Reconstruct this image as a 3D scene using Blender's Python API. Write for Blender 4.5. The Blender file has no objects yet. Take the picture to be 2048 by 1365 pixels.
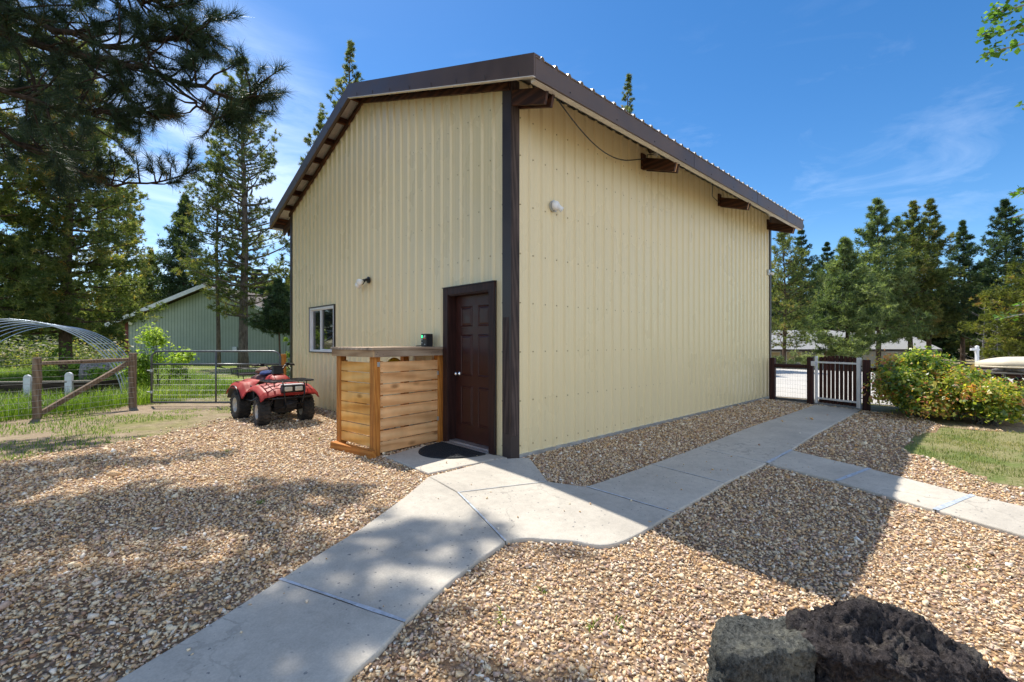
import bpy, bmesh, math, random
import numpy as np
from mathutils import Vector, Matrix, noise as mnoise
R = math.radians
random.seed(7)
RNG = np.random.default_rng(11)
scene = bpy.context.scene
COL = scene.collection

# ------------------------------------------------------------------ camera frame
# world x runs along the shed's long wall, world y along its gable wall, origin at the near corner
F = 925.0; HOR = 684.0; CH = 1.45
CX, CY = -3.866, -4.10
RX, RY = 0.7261, -0.6876          # camera right in world
FX, FY = 0.6876, 0.7261           # camera forward in world

def sstep(t):
    t = np.clip(t, 0.0, 1.0)
    return t * t * (3 - 2 * t)

def gz(x, y):
    """height of the ground"""
    x = np.asarray(x, float); y = np.asarray(y, float)
    near = -0.20 * sstep(-y / 3.4) * (1 - sstep((x - 0.5) / 4.0))
    far = -1.45 * sstep((x - 24.0) / 9.0)
    return near + far

def gzf(x, y):
    return float(gz(x, y))

def CW(X, Y):
    """camera-frame metres (right, forward) to world xy"""
    return (CX + X * RX + Y * FX, CY + X * RY + Y * FY)

def WC(x, y):
    dx, dy = x - CX, y - CY
    return (dx * RX + dy * RY, dx * FX + dy * FY)

def P(px, py, Y):
    X = (px - 1024.0) / F * Y
    w = CW(X, Y)
    return (w[0], w[1], CH + (HOR - py) / F * Y)

def G(px, py, dz=0.0):
    z = 0.0
    for _ in range(8):
        Y = F * (CH - z - dz) / (py - HOR)
        w = CW((px - 1024.0) / F * Y, Y)
        z = gzf(*w)
    return w

# ------------------------------------------------------------------ objects
def tag(o, label=None, cat=None, group=None, kind=None):
    if label: o['label'] = label
    if cat: o['category'] = cat
    if group: o['group'] = group
    if kind: o['kind'] = kind
    return o

def empty(name, loc=(0, 0, 0), rz=0.0, label=None, cat=None, group=None):
    o = bpy.data.objects.new(name, None); COL.objects.link(o)
    o.location = loc; o.rotation_euler = (0, 0, rz); o.empty_display_size = 0.2
    return tag(o, label, cat, group)

def link(name, me, mats, parent=None, smooth=False, bevel=0.0, solid=0.0):
    o = bpy.data.objects.new(name, me); COL.objects.link(o)
    for m in (mats if isinstance(mats, (list, tuple)) else [mats]):
        me.materials.append(m)
    if smooth:
        me.polygons.foreach_set('use_smooth', [True] * len(me.polygons))
    if parent is not None: o.parent = parent
    if solid:
        s = o.modifiers.new('solid', 'SOLIDIFY'); s.thickness = solid; s.offset = 0
    if bevel:
        b = o.modifiers.new('bevel', 'BEVEL'); b.width = bevel; b.segments = 2
        b.limit_method = 'ANGLE'; b.angle_limit = R(40)
    return o

class MB:
    def __init__(self): self.v = []; self.f = []; self.m = []
    def add(self, vs, fs, mi=0):
        n = len(self.v); self.v += [tuple(p) for p in vs]
        self.f += [tuple(i + n for i in f) for f in fs]; self.m += [mi] * len(fs)
        return self
    def box(self, x0, x1, y0, y1, z0, z1, mi=0):
        return self.add([(x0,y0,z0),(x1,y0,z0),(x1,y1,z0),(x0,y1,z0),(x0,y0,z1),(x1,y0,z1),(x1,y1,z1),(x0,y1,z1)],
                 [(0,3,2,1),(4,5,6,7),(0,1,5,4),(1,2,6,5),(2,3,7,6),(3,0,4,7)], mi)
    def bar(self, p, q, w, h, up=(0,0,1), mi=0):
        p = Vector(p); q = Vector(q); d = (q - p).normalized(); up = Vector(up)
        s = d.cross(up)
        if s.length < 1e-5: s = d.cross(Vector((1,0,0)))
        s.normalize(); u = s.cross(d).normalized()
        vs = []
        for b in (p, q):
            for a, c in ((-1,-1),(1,-1),(1,1),(-1,1)):
                vs.append(b + s * (a * w / 2) + u * (c * h / 2))
        return self.add(vs, [(0,3,2,1),(4,5,6,7),(0,1,5,4),(1,2,6,5),(2,3,7,6),(3,0,4,7)], mi)
    def tube(self, pts, r, n=8, mi=0, caps=True):
        pts = [Vector(p) for p in pts]; k = len(pts)
        rs = r if isinstance(r, (list, tuple)) else [r] * k
        vs = []; fs = []; prev = None
        for i, p in enumerate(pts):
            d = (pts[min(i + 1, k - 1)] - pts[max(i - 1, 0)]).normalized()
            if prev is None:
                a = d.orthogonal().normalized()
            else:
                a = (prev - d * prev.dot(d))
                a = a.normalized() if a.length > 1e-6 else d.orthogonal().normalized()
            prev = a; b = d.cross(a)
            for j in range(n):
                t = 2 * math.pi * j / n
                vs.append(p + (a * math.cos(t) + b * math.sin(t)) * rs[i])
        for i in range(k - 1):
            for j in range(n):
                fs.append((i*n + j, i*n + (j+1) % n, (i+1)*n + (j+1) % n, (i+1)*n + j))
        if caps:
            fs.append(tuple(range(n))[::-1]); fs.append(tuple((k-1)*n + j for j in range(n)))
        return self.add(vs, fs, mi)
    def lathe(self, prof, org=(0,0,0), axis=(0,0,1), n=20, mi=0):
        """prof: list of (radius, height along axis)"""
        ax = Vector(axis).normalized(); a = ax.orthogonal().normalized(); b = ax.cross(a); o = Vector(org)
        vs = []; fs = []
        for (r, h) in prof:
            for j in range(n):
                t = 2 * math.pi * j / n
                vs.append(o + ax * h + (a * math.cos(t) + b * math.sin(t)) * max(r, 1e-4))
        for i in range(len(prof) - 1):
            for j in range(n):
                fs.append((i*n + j, i*n + (j+1) % n, (i+1)*n + (j+1) % n, (i+1)*n + j))
        return self.add(vs, fs, mi)
    def prism(self, poly, d, mi=0):
        """poly: 3-D points (planar), extruded by vector d"""
        n = len(poly); d = Vector(d)
        vs = [Vector(p) for p in poly] + [Vector(p) + d for p in poly]
        fs = [tuple(range(n))[::-1], tuple(range(n, 2*n))] + [(i, (i+1) % n, n + (i+1) % n, n + i) for i in range(n)]
        return self.add(vs, fs, mi)
    def grid(self, fn, us, vs_, mi=0):
        nu, nv = len(us), len(vs_)
        V = [fn(u, v) for u in us for v in vs_]
        Fs = [(i*nv + j, (i+1)*nv + j, (i+1)*nv + j+1, i*nv + j+1) for i in range(nu-1) for j in range(nv-1)]
        return self.add(V, Fs, mi)
    def build(self, name, mats, parent=None, smooth=False, bevel=0.0, solid=0.0, fix=True):
        me = bpy.data.meshes.new(name); me.from_pydata([tuple(p) for p in self.v], [], self.f)
        if fix:
            bm = bmesh.new(); bm.from_mesh(me); bmesh.ops.recalc_face_normals(bm, faces=bm.faces[:])
            bm.to_mesh(me); bm.free()
        me.polygons.foreach_set('material_index', self.m)
        me.update()
        return link(name, me, mats, parent, smooth, bevel, solid)

def tri_mesh(name, T, rnd=None, nper=3):
    """T: (N,nper,3) array of separate triangles / quads; rnd: (N,) face attribute"""
    T = np.asarray(T, np.float32); N = len(T)
    me = bpy.data.meshes.new(name)
    me.vertices.add(N * nper); me.vertices.foreach_set('co', T.reshape(-1))
    me.loops.add(N * nper); me.loops.foreach_set('vertex_index', np.arange(N * nper, dtype=np.int32))
    me.polygons.add(N); me.polygons.foreach_set('loop_start', np.arange(0, N * nper, nper, dtype=np.int32))
    if rnd is not None:
        a = me.attributes.new('rnd', 'FLOAT', 'FACE'); a.data.foreach_set('value', np.asarray(rnd, np.float32))
    me.update(calc_edges=True)
    return me

def idx_mesh(name, V, Fc, rnd=None):
    """V (n,3), Fc (m,3) triangles"""
    V = np.asarray(V, np.float32); Fc = np.asarray(Fc, np.int32); m = len(Fc)
    me = bpy.data.meshes.new(name)
    me.vertices.add(len(V)); me.vertices.foreach_set('co', V.reshape(-1))
    me.loops.add(m * 3); me.loops.foreach_set('vertex_index', Fc.reshape(-1))
    me.polygons.add(m); me.polygons.foreach_set('loop_start', np.arange(0, m * 3, 3, dtype=np.int32))
    if rnd is not None:
        a = me.attributes.new('rnd', 'FLOAT', 'FACE'); a.data.foreach_set('value', np.asarray(rnd, np.float32))
    me.update(calc_edges=True)
    return me

# ------------------------------------------------------------------ materials
class NT:
    def __init__(self, name):
        self.m = bpy.data.materials.new(name); self.m.use_nodes = True
        self.t = self.m.node_tree; self.t.nodes.clear()
        self.out = self.n('ShaderNodeOutputMaterial')
    def n(self, typ, **kw):
        nd = self.t.nodes.new(typ)
        for k, v in kw.items():
            if k.startswith('i_'):
                key = k[2:]
                nd.inputs[int(key) if key.isdigit() else key.replace('_', ' ')].default_value = v
            else: setattr(nd, k, v)
        return nd
    def l(self, a, b): self.t.links.new(a, b)
    def coords(self, kind='Object', scale=(1,1,1)):
        tc = self.n('ShaderNodeTexCoord'); mp = self.n('ShaderNodeMapping')
        mp.inputs['Scale'].default_value = scale
        self.l(tc.outputs[kind], mp.inputs['Vector']); return mp.outputs['Vector']
    def noise(self, vec, scale, detail=4, rough=0.55, dist=0.0):
        nd = self.n('ShaderNodeTexNoise'); nd.inputs['Scale'].default_value = scale
        nd.inputs['Detail'].default_value = detail; nd.inputs['Roughness'].default_value = rough
        nd.inputs['Distortion'].default_value = dist
        self.l(vec, nd.inputs['Vector']); return nd.outputs['Fac']
    def voro(self, vec, scale, feature='F1', out='Distance'):
        nd = self.n('ShaderNodeTexVoronoi'); nd.feature = feature; nd.inputs['Scale'].default_value = scale
        self.l(vec, nd.inputs['Vector']); return nd.outputs[out]
    def ramp(self, fac, stops, interp='LINEAR'):
        nd = self.n('ShaderNodeValToRGB'); nd.color_ramp.interpolation = interp
        els = nd.color_ramp.elements
        while len(els) < len(stops): els.new(0.5)
        for e, (p, c) in zip(els, stops):
            e.position = p; e.color = (c, c, c, 1) if isinstance(c, (int, float)) else (*c, 1)
        if fac is not None: self.l(fac, nd.inputs['Fac'])
        return nd.outputs['Color']
    def mix(self, fac, a, b, mode='MIX'):
        nd = self.n('ShaderNodeMix'); nd.data_type = 'RGBA'; nd.blend_type = mode
        for s, v in ((nd.inputs[0], fac), (nd.inputs[6], a), (nd.inputs[7], b)):
            if hasattr(v, 'is_linked') or hasattr(v, 'links'): self.l(v, s)
            elif isinstance(v, (int, float)): s.default_value = v if s == nd.inputs[0] else (v, v, v, 1)
            else: s.default_value = (*v, 1)
        return nd.outputs[2]
    def math(self, op, a, b=0.0):
        nd = self.n('ShaderNodeMath'); nd.operation = op
        for s, v in ((nd.inputs[0], a), (nd.inputs[1], b)):
            if isinstance(v, (int, float)): s.default_value = v
            else: self.l(v, s)
        return nd.outputs[0]
    def attr(self, name='rnd'):
        nd = self.n('ShaderNodeAttribute'); nd.attribute_name = name; return nd.outputs['Fac']
    def island(self):
        return self.n('ShaderNodeNewGeometry').outputs['Random Per Island']
    def bump(self, h, strength=0.3, dist=0.01, prev=None):
        nd = self.n('ShaderNodeBump'); nd.inputs['Strength'].default_value = strength
        nd.inputs['Distance'].default_value = dist; self.l(h, nd.inputs['Height'])
        if prev is not None: self.l(prev, nd.inputs['Normal'])
        return nd.outputs['Normal']
    def surf(self, col, rough=0.6, metal=0.0, normal=None, spec=0.5, coat=0.0, **kw):
        b = self.n('ShaderNodeBsdfPrincipled')
        for s, v in ((b.inputs['Base Color'], col), (b.inputs['Roughness'], rough)):
            if isinstance(v, tuple): s.default_value = (*v, 1)
            elif isinstance(v, (int, float)): s.default_value = v
            else: self.l(v, s)
        b.inputs['Metallic'].default_value = metal
        b.inputs['Specular IOR Level'].default_value = spec
        b.inputs['Coat Weight'].default_value = coat
        if normal is not None: self.l(normal, b.inputs['Normal'])
        self.l(b.outputs[0], self.out.inputs['Surface'])
        self.b = b
        return self.m

def plain(name, col, rough=0.5, metal=0.0, var=0.12, scale=6.0, spec=0.5, bump=0.0, coat=0.0):
    t = NT(name); v = t.coords()
    n = t.noise(v, scale, 5)
    lo = tuple(c * (1 - var) for c in col); hi = tuple(min(1, c * (1 + var)) for c in col)
    c = t.ramp(n, [(0.3, lo), (0.7, hi)])
    r = t.ramp(n, [(0.3, max(0.02, rough - 0.08)), (0.7, min(1, rough + 0.08))])
    nb = t.bump(t.noise(v, scale * 12, 3), bump, 0.004) if bump else None
    return t.surf(c, r, metal, nb, spec, coat)

def wood(name, stops, axis='x', grain=9.0, rough=0.75, knots=True, islandvar=0.35, bump=0.25):
    """stops: light->dark colours; axis: grain direction"""
    t = NT(name)
    st = {'x': (0.09, 1, 1), 'y': (1, 0.09, 1), 'z': (1, 1, 0.09)}[axis]
    tc = t.n('ShaderNodeTexCoord'); isl = t.island()
    off = t.n('ShaderNodeCombineXYZ')
    k1 = t.math('MULTIPLY', isl, 37.0)
    for i in range(3): t.l(k1, off.inputs[i])
    add = t.n('ShaderNodeVectorMath'); add.operation = 'ADD'
    t.l(tc.outputs['Object'], add.inputs[0]); t.l(off.outputs[0], add.inputs[1])
    mp = t.n('ShaderNodeMapping'); mp.inputs['Scale'].default_value = st; t.l(add.outputs[0], mp.inputs['Vector'])
    v = mp.outputs['Vector']
    g1 = t.noise(v, grain * 1.5, 6, 0.58, 1.0)
    wv = t.n('ShaderNodeTexWave'); wv.wave_type = 'BANDS'; wv.bands_direction = 'DIAGONAL'
    wv.inputs['Scale'].default_value = grain * 0.8; wv.inputs['Distortion'].default_value = 9.0
    wv.inputs['Detail'].default_value = 3; wv.inputs['Detail Scale'].default_value = 0.7
    t.l(v, wv.inputs['Vector'])
    g = t.mix(0.28, g1, wv.outputs['Fac'])
    n = len(stops)
    c = t.ramp(g, [(0.22 + 0.56 * i / (n - 1), s) for i, s in enumerate(stops)])
    if knots:
        mk = t.n('ShaderNodeMapping'); mk.inputs['Scale'].default_value = tuple(0.45 if s < 0.5 else 1.0 for s in st)
        t.l(add.outputs[0], mk.inputs['Vector'])
        kd = t.voro(mk.outputs['Vector'], 4.2)
        km = t.ramp(kd, [(0.055, 1.0), (0.16, 0.0)])
        c = t.mix(t.math('MULTIPLY', km, 0.8), c, tuple(s * 0.45 for s in stops[-1]))
    dk = t.ramp(isl, [(0.0, 1 - islandvar), (1.0, 1 + islandvar * 0.6)])
    c = t.mix(1.0, c, dk, 'MULTIPLY')
    big = t.noise(tc.outputs['Object'], 3.0, 3)
    c = t.mix(1.0, c, t.ramp(big, [(0.3, 0.78), (0.7, 1.08)]), 'MULTIPLY')
    nb = t.bump(g, bump, 0.003)
    return t.surf(c, rough, 0, nb, 0.3)

def leafmat(name, stops, transl=0.35, rough=0.5, spec=0.35):
    """stops over the face attribute rnd"""
    t = NT(name); a = t.attr()
    c = t.ramp(a, stops)
    b = t.n('ShaderNodeBsdfPrincipled'); t.l(c, b.inputs['Base Color'])
    b.inputs['Roughness'].default_value = rough; b.inputs['Specular IOR Level'].default_value = spec
    tr = t.n('ShaderNodeBsdfTranslucent')
    c2 = t.mix(1.0, c, (1.8, 1.9, 0.8), 'MULTIPLY'); t.l(c2, tr.inputs['Color'])
    mx = t.n('ShaderNodeMixShader'); mx.inputs[0].default_value = transl
    t.l(b.outputs[0], mx.inputs[1]); t.l(tr.outputs[0], mx.inputs[2]); t.l(mx.outputs[0], t.out.inputs['Surface'])
    return t.m
M = {}
# painted ribbed steel: faint dust, drips
t = NT('tan_siding'); v = t.coords('Object', (1, 1, 0.7))
n1 = t.noise(v, 0.8, 4); n2 = t.noise(t.coords('Object', (6, 6, 0.35)), 3.0, 4)
c = t.ramp(n1, [(0.3, (0.755, 0.63, 0.375)), (0.7, (0.785, 0.655, 0.397))])
c = t.mix(t.ramp(n2, [(0.6, 0.0), (0.9, 0.02)]), c, (0.50, 0.41, 0.24))
M['siding'] = t.surf(c, t.ramp(n1, [(0.3, 0.24), (0.7, 0.34)]), 0, t.bump(t.noise(t.coords('Object', (1, 1, 0.5)), 2.2, 2), 0.22, 0.03, t.bump(n1, 0.08, 0.02)), 0.5)
M['screw'] = plain('screw', (0.36, 0.28, 0.15), 0.45, 0.2)
M['trim'] = plain('brown_trim', (0.042, 0.030, 0.028), 0.42, 0, 0.25, 3.0)
M['fascia'] = plain('brown_fascia', (0.096, 0.061, 0.046), 0.45, 0, 0.22, 2.0)
M['flange'] = plain('pale_flange', (0.72, 0.66, 0.58), 0.4)
M['roof'] = plain('grey_roof_sheet', (0.70, 0.68, 0.64), 0.45, 0.1, 0.12, 4)
M['stain'] = wood('stained_timber', [(0.20, 0.075, 0.03), (0.085, 0.03, 0.014), (0.025, 0.011, 0.008)], 'x', 8, 0.6, False, 0.3)
M['stain_y'] = wood('stained_timber_end', [(0.16, 0.062, 0.028), (0.06, 0.023, 0.012), (0.02, 0.009, 0.007)], 'y', 8, 0.6, False, 0.3)
M['rawend'] = plain('raw_end', (0.50, 0.27, 0.13), 0.8, 0, 0.3, 20)
M['trimwood'] = wood('weathered_brown', [(0.12, 0.085, 0.07), (0.065, 0.045, 0.04), (0.028, 0.02, 0.018)], 'z', 12, 0.75, False, 0.2, 0.5)
M['door'] = plain('door_paint', (0.046, 0.015, 0.011), 0.40, 0, 0.18, 8, 0.35)
M['doortrim'] = wood('door_trim', [(0.05, 0.02, 0.016), (0.034, 0.013, 0.011), (0.02, 0.008, 0.007)], 'z', 9, 0.5, False, 0.15)
M['chrome'] = plain('chrome', (0.75, 0.75, 0.76), 0.18, 1.0, 0.05)
M['alu'] = plain('aluminium', (0.55, 0.56, 0.58), 0.4, 0.8, 0.1)
M['white'] = plain('white_vinyl', (0.78, 0.77, 0.75), 0.4, 0, 0.06, 5)
M['whitemetal'] = plain('white_paint', (0.72, 0.73, 0.75), 0.45, 0, 0.08, 8)
M['black'] = plain('black_plastic', (0.014, 0.014, 0.016), 0.42, 0, 0.3, 10)
M['rubber'] = plain('rubber', (0.022, 0.021, 0.021), 0.72, 0, 0.35, 14, 0.3, 0.3)
M['blackmetal'] = plain('black_metal', (0.018, 0.018, 0.02), 0.35, 0.4, 0.2, 10)
M['cable'] = plain('black_cable', (0.012, 0.012, 0.013), 0.5)
M['greysteel'] = plain('grey_steel', (0.115, 0.125, 0.135), 0.36, 0.55, 0.15, 8)
M['galv'] = plain('galvanised', (0.50, 0.52, 0.54), 0.38, 0.7, 0.12, 10)
M['hoop'] = plain('hoop_pipe', (0.42, 0.50, 0.60), 0.33, 0.5, 0.1, 5)
t = NT('window_glass')
b = t.n('ShaderNodeBsdfPrincipled'); b.inputs['Base Color'].default_value = (0.012, 0.015, 0.015, 1)
b.inputs['Roughness'].default_value = 0.03; b.inputs['Specular IOR Level'].default_value = 0.9
t.l(b.outputs[0], t.out.inputs['Surface']); M['glass'] = t.m
M['bulb'] = plain('bulb_glass', (0.86, 0.84, 0.80), 0.25, 0, 0.02, 3, 0.6)
# bar timber
M['cedar_x'] = wood('cedar_front', [(0.92, 0.57, 0.29), (0.84, 0.46, 0.205), (0.60, 0.28, 0.105)], 'x', 6, 0.75, True, 0.16)
M['cedar_y'] = wood('cedar_side', [(0.95, 0.58, 0.21), (0.92, 0.47, 0.115), (0.68, 0.28, 0.05)], 'y', 6, 0.72, True, 0.15)
M['treated'] = wood('treated_post', [(0.66, 0.29, 0.065), (0.55, 0.21, 0.04), (0.38, 0.13, 0.022)], 'z', 14, 0.7, False, 0.15, 0.4)
M['treated_y'] = wood('treated_base', [(0.66, 0.30, 0.07), (0.55, 0.21, 0.04), (0.36, 0.12, 0.02)], 'y', 9, 0.7, False, 0.15, 0.3)
M['bartop'] = wood('weathered_top', [(0.58, 0.45, 0.33), (0.46, 0.34, 0.24), (0.28, 0.19, 0.13)], 'x', 8, 0.7)
M['bartop_y'] = wood('weathered_top_side', [(0.66, 0.46, 0.26), (0.54, 0.35, 0.19), (0.33, 0.19, 0.09)], 'y', 8, 0.7)
M['fencewood'] = wood('fence_post_wood', [(0.34, 0.25, 0.175), (0.235, 0.165, 0.115), (0.12, 0.08, 0.055)], 'z', 12, 0.85, False, 0.2, 0.6)
M['greywood'] = wood('grey_board', [(0.42, 0.38, 0.33), (0.30, 0.265, 0.225), (0.15, 0.125, 0.1)], 'x', 9, 0.85, False, 0.2, 0.4)
M['darkboard'] = wood('dark_board', [(0.07, 0.05, 0.038), (0.045, 0.032, 0.024), (0.02, 0.014, 0.01)], 'x', 9, 0.85, False, 0.2, 0.4)
M['redbrown'] = wood('redbrown_post', [(0.075, 0.026, 0.020), (0.05, 0.017, 0.014), (0.024, 0.009, 0.008)], 'z', 12, 0.7, False, 0.2, 0.3)
# concrete
t = NT('concrete'); v = t.coords('Object')
n1 = t.noise(v, 1.1, 5); n2 = t.noise(v, 14, 6, 0.65); n3 = t.noise(v, 90, 3)
c = t.ramp(n1, [(0.28, (0.42, 0.385, 0.33)), (0.72, (0.60, 0.55, 0.465))])
c = t.mix(0.5, c, t.mix(1.0, c, t.ramp(n2, [(0.25, 0.68), (0.6, 1.0), (0.8, 1.12)]), 'MULTIPLY'))
c = t.mix(0.35, c, t.mix(1.0, c, t.ramp(n3, [(0.3, 0.7), (0.7, 1.2)]), 'MULTIPLY'))
vd = t.n('ShaderNodeTexVoronoi'); vd.inputs['Scale'].default_value = 27.0
wv = t.n('ShaderNodeVectorMath'); wv.operation = 'ADD'
nn = t.n('ShaderNodeTexNoise'); nn.inputs['Scale'].default_value = 30.0; t.l(v, nn.inputs['Vector'])
sc = t.n('ShaderNodeVectorMath'); sc.operation = 'SCALE'; sc.inputs['Scale'].default_value = 0.03; t.l(nn.outputs['Color'], sc.inputs[0])
t.l(v, wv.inputs[0]); t.l(sc.outputs[0], wv.inputs[1]); t.l(wv.outputs[0], vd.inputs['Vector'])
sep = t.n('ShaderNodeSeparateColor'); t.l(vd.outputs['Color'], sep.inputs[0])
rad = t.math('MULTIPLY', t.ramp(sep.outputs[0], [(0.55, 0.02), (1.0, 0.25)]), 1.0)
spot = t.math('LESS_THAN', vd.outputs['Distance'], rad)
clus = t.ramp(t.noise(v, 1.6, 4), [(0.36, 0.0), (0.50, 1.0)])
spot = t.math('MULTIPLY', spot, clus)
c = t.mix(t.math('MULTIPLY', spot, 0.75), c, (0.10, 0.11, 0.13))
dn = t.n('ShaderNodeTexNoise'); dn.inputs['Scale'].default_value = 3.5; dn.inputs['Detail'].default_value = 6; t.l(v, dn.inputs['Vector'])
ds = t.n('ShaderNodeVectorMath'); ds.operation = 'SCALE'; ds.inputs['Scale'].default_value = 0.42; t.l(dn.outputs['Color'], ds.inputs[0])
da = t.n('ShaderNodeVectorMath'); da.operation = 'ADD'; t.l(v, da.inputs[0]); t.l(ds.outputs[0], da.inputs[1])
ce = t.voro(da.outputs[0], 0.62, 'DISTANCE_TO_EDGE')
crack = t.math('MULTIPLY', t.math('LESS_THAN', ce, 0.0035), t.ramp(t.noise(v, 0.55, 2), [(0.50, 0.0), (0.54, 1.0)]))
c = t.mix(t.math('MULTIPLY', crack, 0.32), c, (0.13, 0.12, 0.11))
stain = t.ramp(t.noise(v, 2.4, 6, 0.7, 1.2), [(0.54, 0.0), (0.78, 0.18)])
c = t.mix(stain, c, (0.30, 0.265, 0.215))
nb = t.bump(n2, 0.25, 0.004); nb = t.bump(n3, 0.35, 0.0015, nb); nb = t.bump(t.math('MULTIPLY', spot, -1.0), 0.5, 0.003, nb)
M['concrete'] = t.surf(c, 0.85, 0, nb, 0.25)
M['joint'] = plain('joint_sealant', (0.42, 0.46, 0.51), 0.5, 0, 0.3, 25)
# gravel stones
t = NT('gravel_stone'); a = t.attr()
c = t.ramp(a, [(0.0, (0.82, 0.70, 0.50)), (0.22, (0.76, 0.58, 0.36)), (0.40, (0.68, 0.46, 0.25)), (0.54, (0.60, 0.36, 0.16)),
              (0.66, (0.70, 0.52, 0.36)), (0.80, (0.56, 0.40, 0.31)), (0.91, (0.36, 0.20, 0.115)), (0.95, (0.80, 0.68, 0.53)), (1.0, (0.90, 0.84, 0.74))])
n1 = t.noise(t.coords('Object'), 60, 4)
c = t.mix(0.6, c, t.mix(1.0, c, t.ramp(n1, [(0.3, 0.6), (0.7, 1.3)]), 'MULTIPLY'))
M['stone'] = t.surf(c, 0.72, 0, t.bump(n1, 0.2, 0.003), 0.35)
# bed under the stones
t = NT('gravel_bed'); v = t.coords('Object')
vo = t.n('ShaderNodeTexVoronoi'); vo.inputs['Scale'].default_value = 34; t.l(v, vo.inputs['Vector'])
sp = t.n('ShaderNodeSeparateColor'); t.l(vo.outputs['Color'], sp.inputs[0])
c = t.ramp(sp.outputs[0], [(0.0, (0.70, 0.55, 0.38)), (0.3, (0.56, 0.37, 0.20)), (0.6, (0.42, 0.26, 0.14)), (0.8, (0.48, 0.38, 0.31)), (1.0, (0.30, 0.18, 0.11))])
c = t.mix(t.ramp(vo.outputs['Distance'], [(0.3, 0.0), (0.65, 0.8)]), c, (0.11, 0.07, 0.045))
c = t.mix(1.0, c, t.ramp(t.noise(v, 0.7, 4), [(0.3, 0.8), (0.7, 1.1)]), 'MULTIPLY')
M['bed'] = t.surf(c, 0.9, 0, t.bump(t.ramp(vo.outputs['Distance'], [(0.0, 1.0), (0.6, 0.0)]), 0.9, 0.02), 0.2)
# soil: dry tan dirt with thin green patches of moss and sprouting grass
t = NT('soil'); v = t.coords('Object')
n1 = t.noise(v, 0.55, 6, 0.6); n2 = t.noise(v, 7, 6, 0.7); n3 = t.noise(v, 45, 4, 0.7)
c = t.ramp(n2, [(0.25, (0.17, 0.125, 0.085)), (0.5, (0.31, 0.24, 0.165)), (0.75, (0.42, 0.34, 0.245))])
c = t.mix(0.6, c, t.mix(1.0, c, t.ramp(n3, [(0.3, 0.55), (0.7, 1.35)]), 'MULTIPLY'))
c = t.mix(t.ramp(n1, [(0.47, 0.0), (0.62, 0.75)]), c, t.ramp(n2, [(0.3, (0.10, 0.12, 0.028)), (0.7, (0.25, 0.25, 0.075))]))
M['soil'] = t.surf(c, 0.95, 0, t.bump(n3, 0.6, 0.02, t.bump(n2, 0.4, 0.05)), 0.1)
t = NT('field'); v = t.coords('Object')
n1 = t.noise(v, 0.35, 5, 0.6); n2 = t.noise(v, 9, 6, 0.75)
c = t.ramp(n2, [(0.25, (0.075, 0.115, 0.018)), (0.5, (0.16, 0.21, 0.035)), (0.75, (0.27, 0.29, 0.075))])
c = t.mix(t.ramp(n1, [(0.5, 0.0), (0.62, 0.8)]), c, t.ramp(n2, [(0.3, (0.23, 0.18, 0.11)), (0.7, (0.40, 0.33, 0.22))]))
M['field'] = t.surf(c, 0.95, 0, t.bump(n2, 0.8, 0.05), 0.1)
t = NT('lawn'); v = t.coords('Object')
n1 = t.noise(v, 1.3, 5, 0.6); n2 = t.noise(v, 22, 5, 0.75)
c = t.ramp(n2, [(0.25, (0.10, 0.115, 0.04)), (0.5, (0.23, 0.215, 0.10)), (0.75, (0.38, 0.32, 0.19))])
c = t.mix(t.ramp(n1, [(0.45, 0.0), (0.6, 0.7)]), c, (0.10, 0.16, 0.03))
M['lawn'] = t.surf(c, 0.95, 0, t.bump(n2, 0.8, 0.02), 0.1)
t = NT('road'); v = t.coords('Object')
n1 = t.noise(v, 0.4, 5); n2 = t.noise(v, 30, 4, 0.7)
c = t.ramp(n1, [(0.3, (0.42, 0.40, 0.37)), (0.7, (0.52, 0.50, 0.465))])
c = t.mix(0.5, c, t.mix(1.0, c, t.ramp(n2, [(0.3, 0.75), (0.7, 1.2)]), 'MULTIPLY'))
M['road'] = t.surf(c, 0.95, 0, t.bump(n2, 0.3, 0.02), 0.1)
# lava rocks
def lava(name, base, tint, lich):
    t = NT(name); v = t.coords('Object')
    n1 = t.noise(v, 5, 6, 0.65); n2 = t.noise(v, 46, 8, 0.85); vd = t.voro(v, 48); vd2 = t.voro(v, 110)
    c = t.ramp(n2, [(0.36, tuple(x * 0.25 for x in base)), (0.5, base), (0.66, tint)])
    c = t.mix(t.ramp(n1, [(0.54, 0.0), (0.64, 0.6)]), c, t.mix(1.0, lich, t.ramp(n2, [(0.35, 0.4), (0.6, 1.2)]), 'MULTIPLY'))
    pit = t.ramp(vd, [(0.05, 0.0), (0.3, 1.0)]); pit2 = t.ramp(vd2, [(0.05, 0.0), (0.35, 1.0)])
    c = t.mix(1.0, c, t.ramp(pit, [(0.0, 0.35), (0.6, 1.0)]), 'MULTIPLY')
    nb = t.bump(n2, 1.0, 0.03); nb = t.bump(pit, 1.0, 0.02, nb); nb = t.bump(pit2, 0.7, 0.006, nb)
    return t.surf(c, 0.92, 0, nb, 0.15)
M['lava_grey'] = lava('grey_lava', (0.12, 0.123, 0.112), (0.27, 0.275, 0.245), (0.33, 0.32, 0.25))
M['lava_dark'] = lava('dark_lava', (0.062, 0.053, 0.052), (0.150, 0.128, 0.124), (0.27, 0.24, 0.20))
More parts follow.
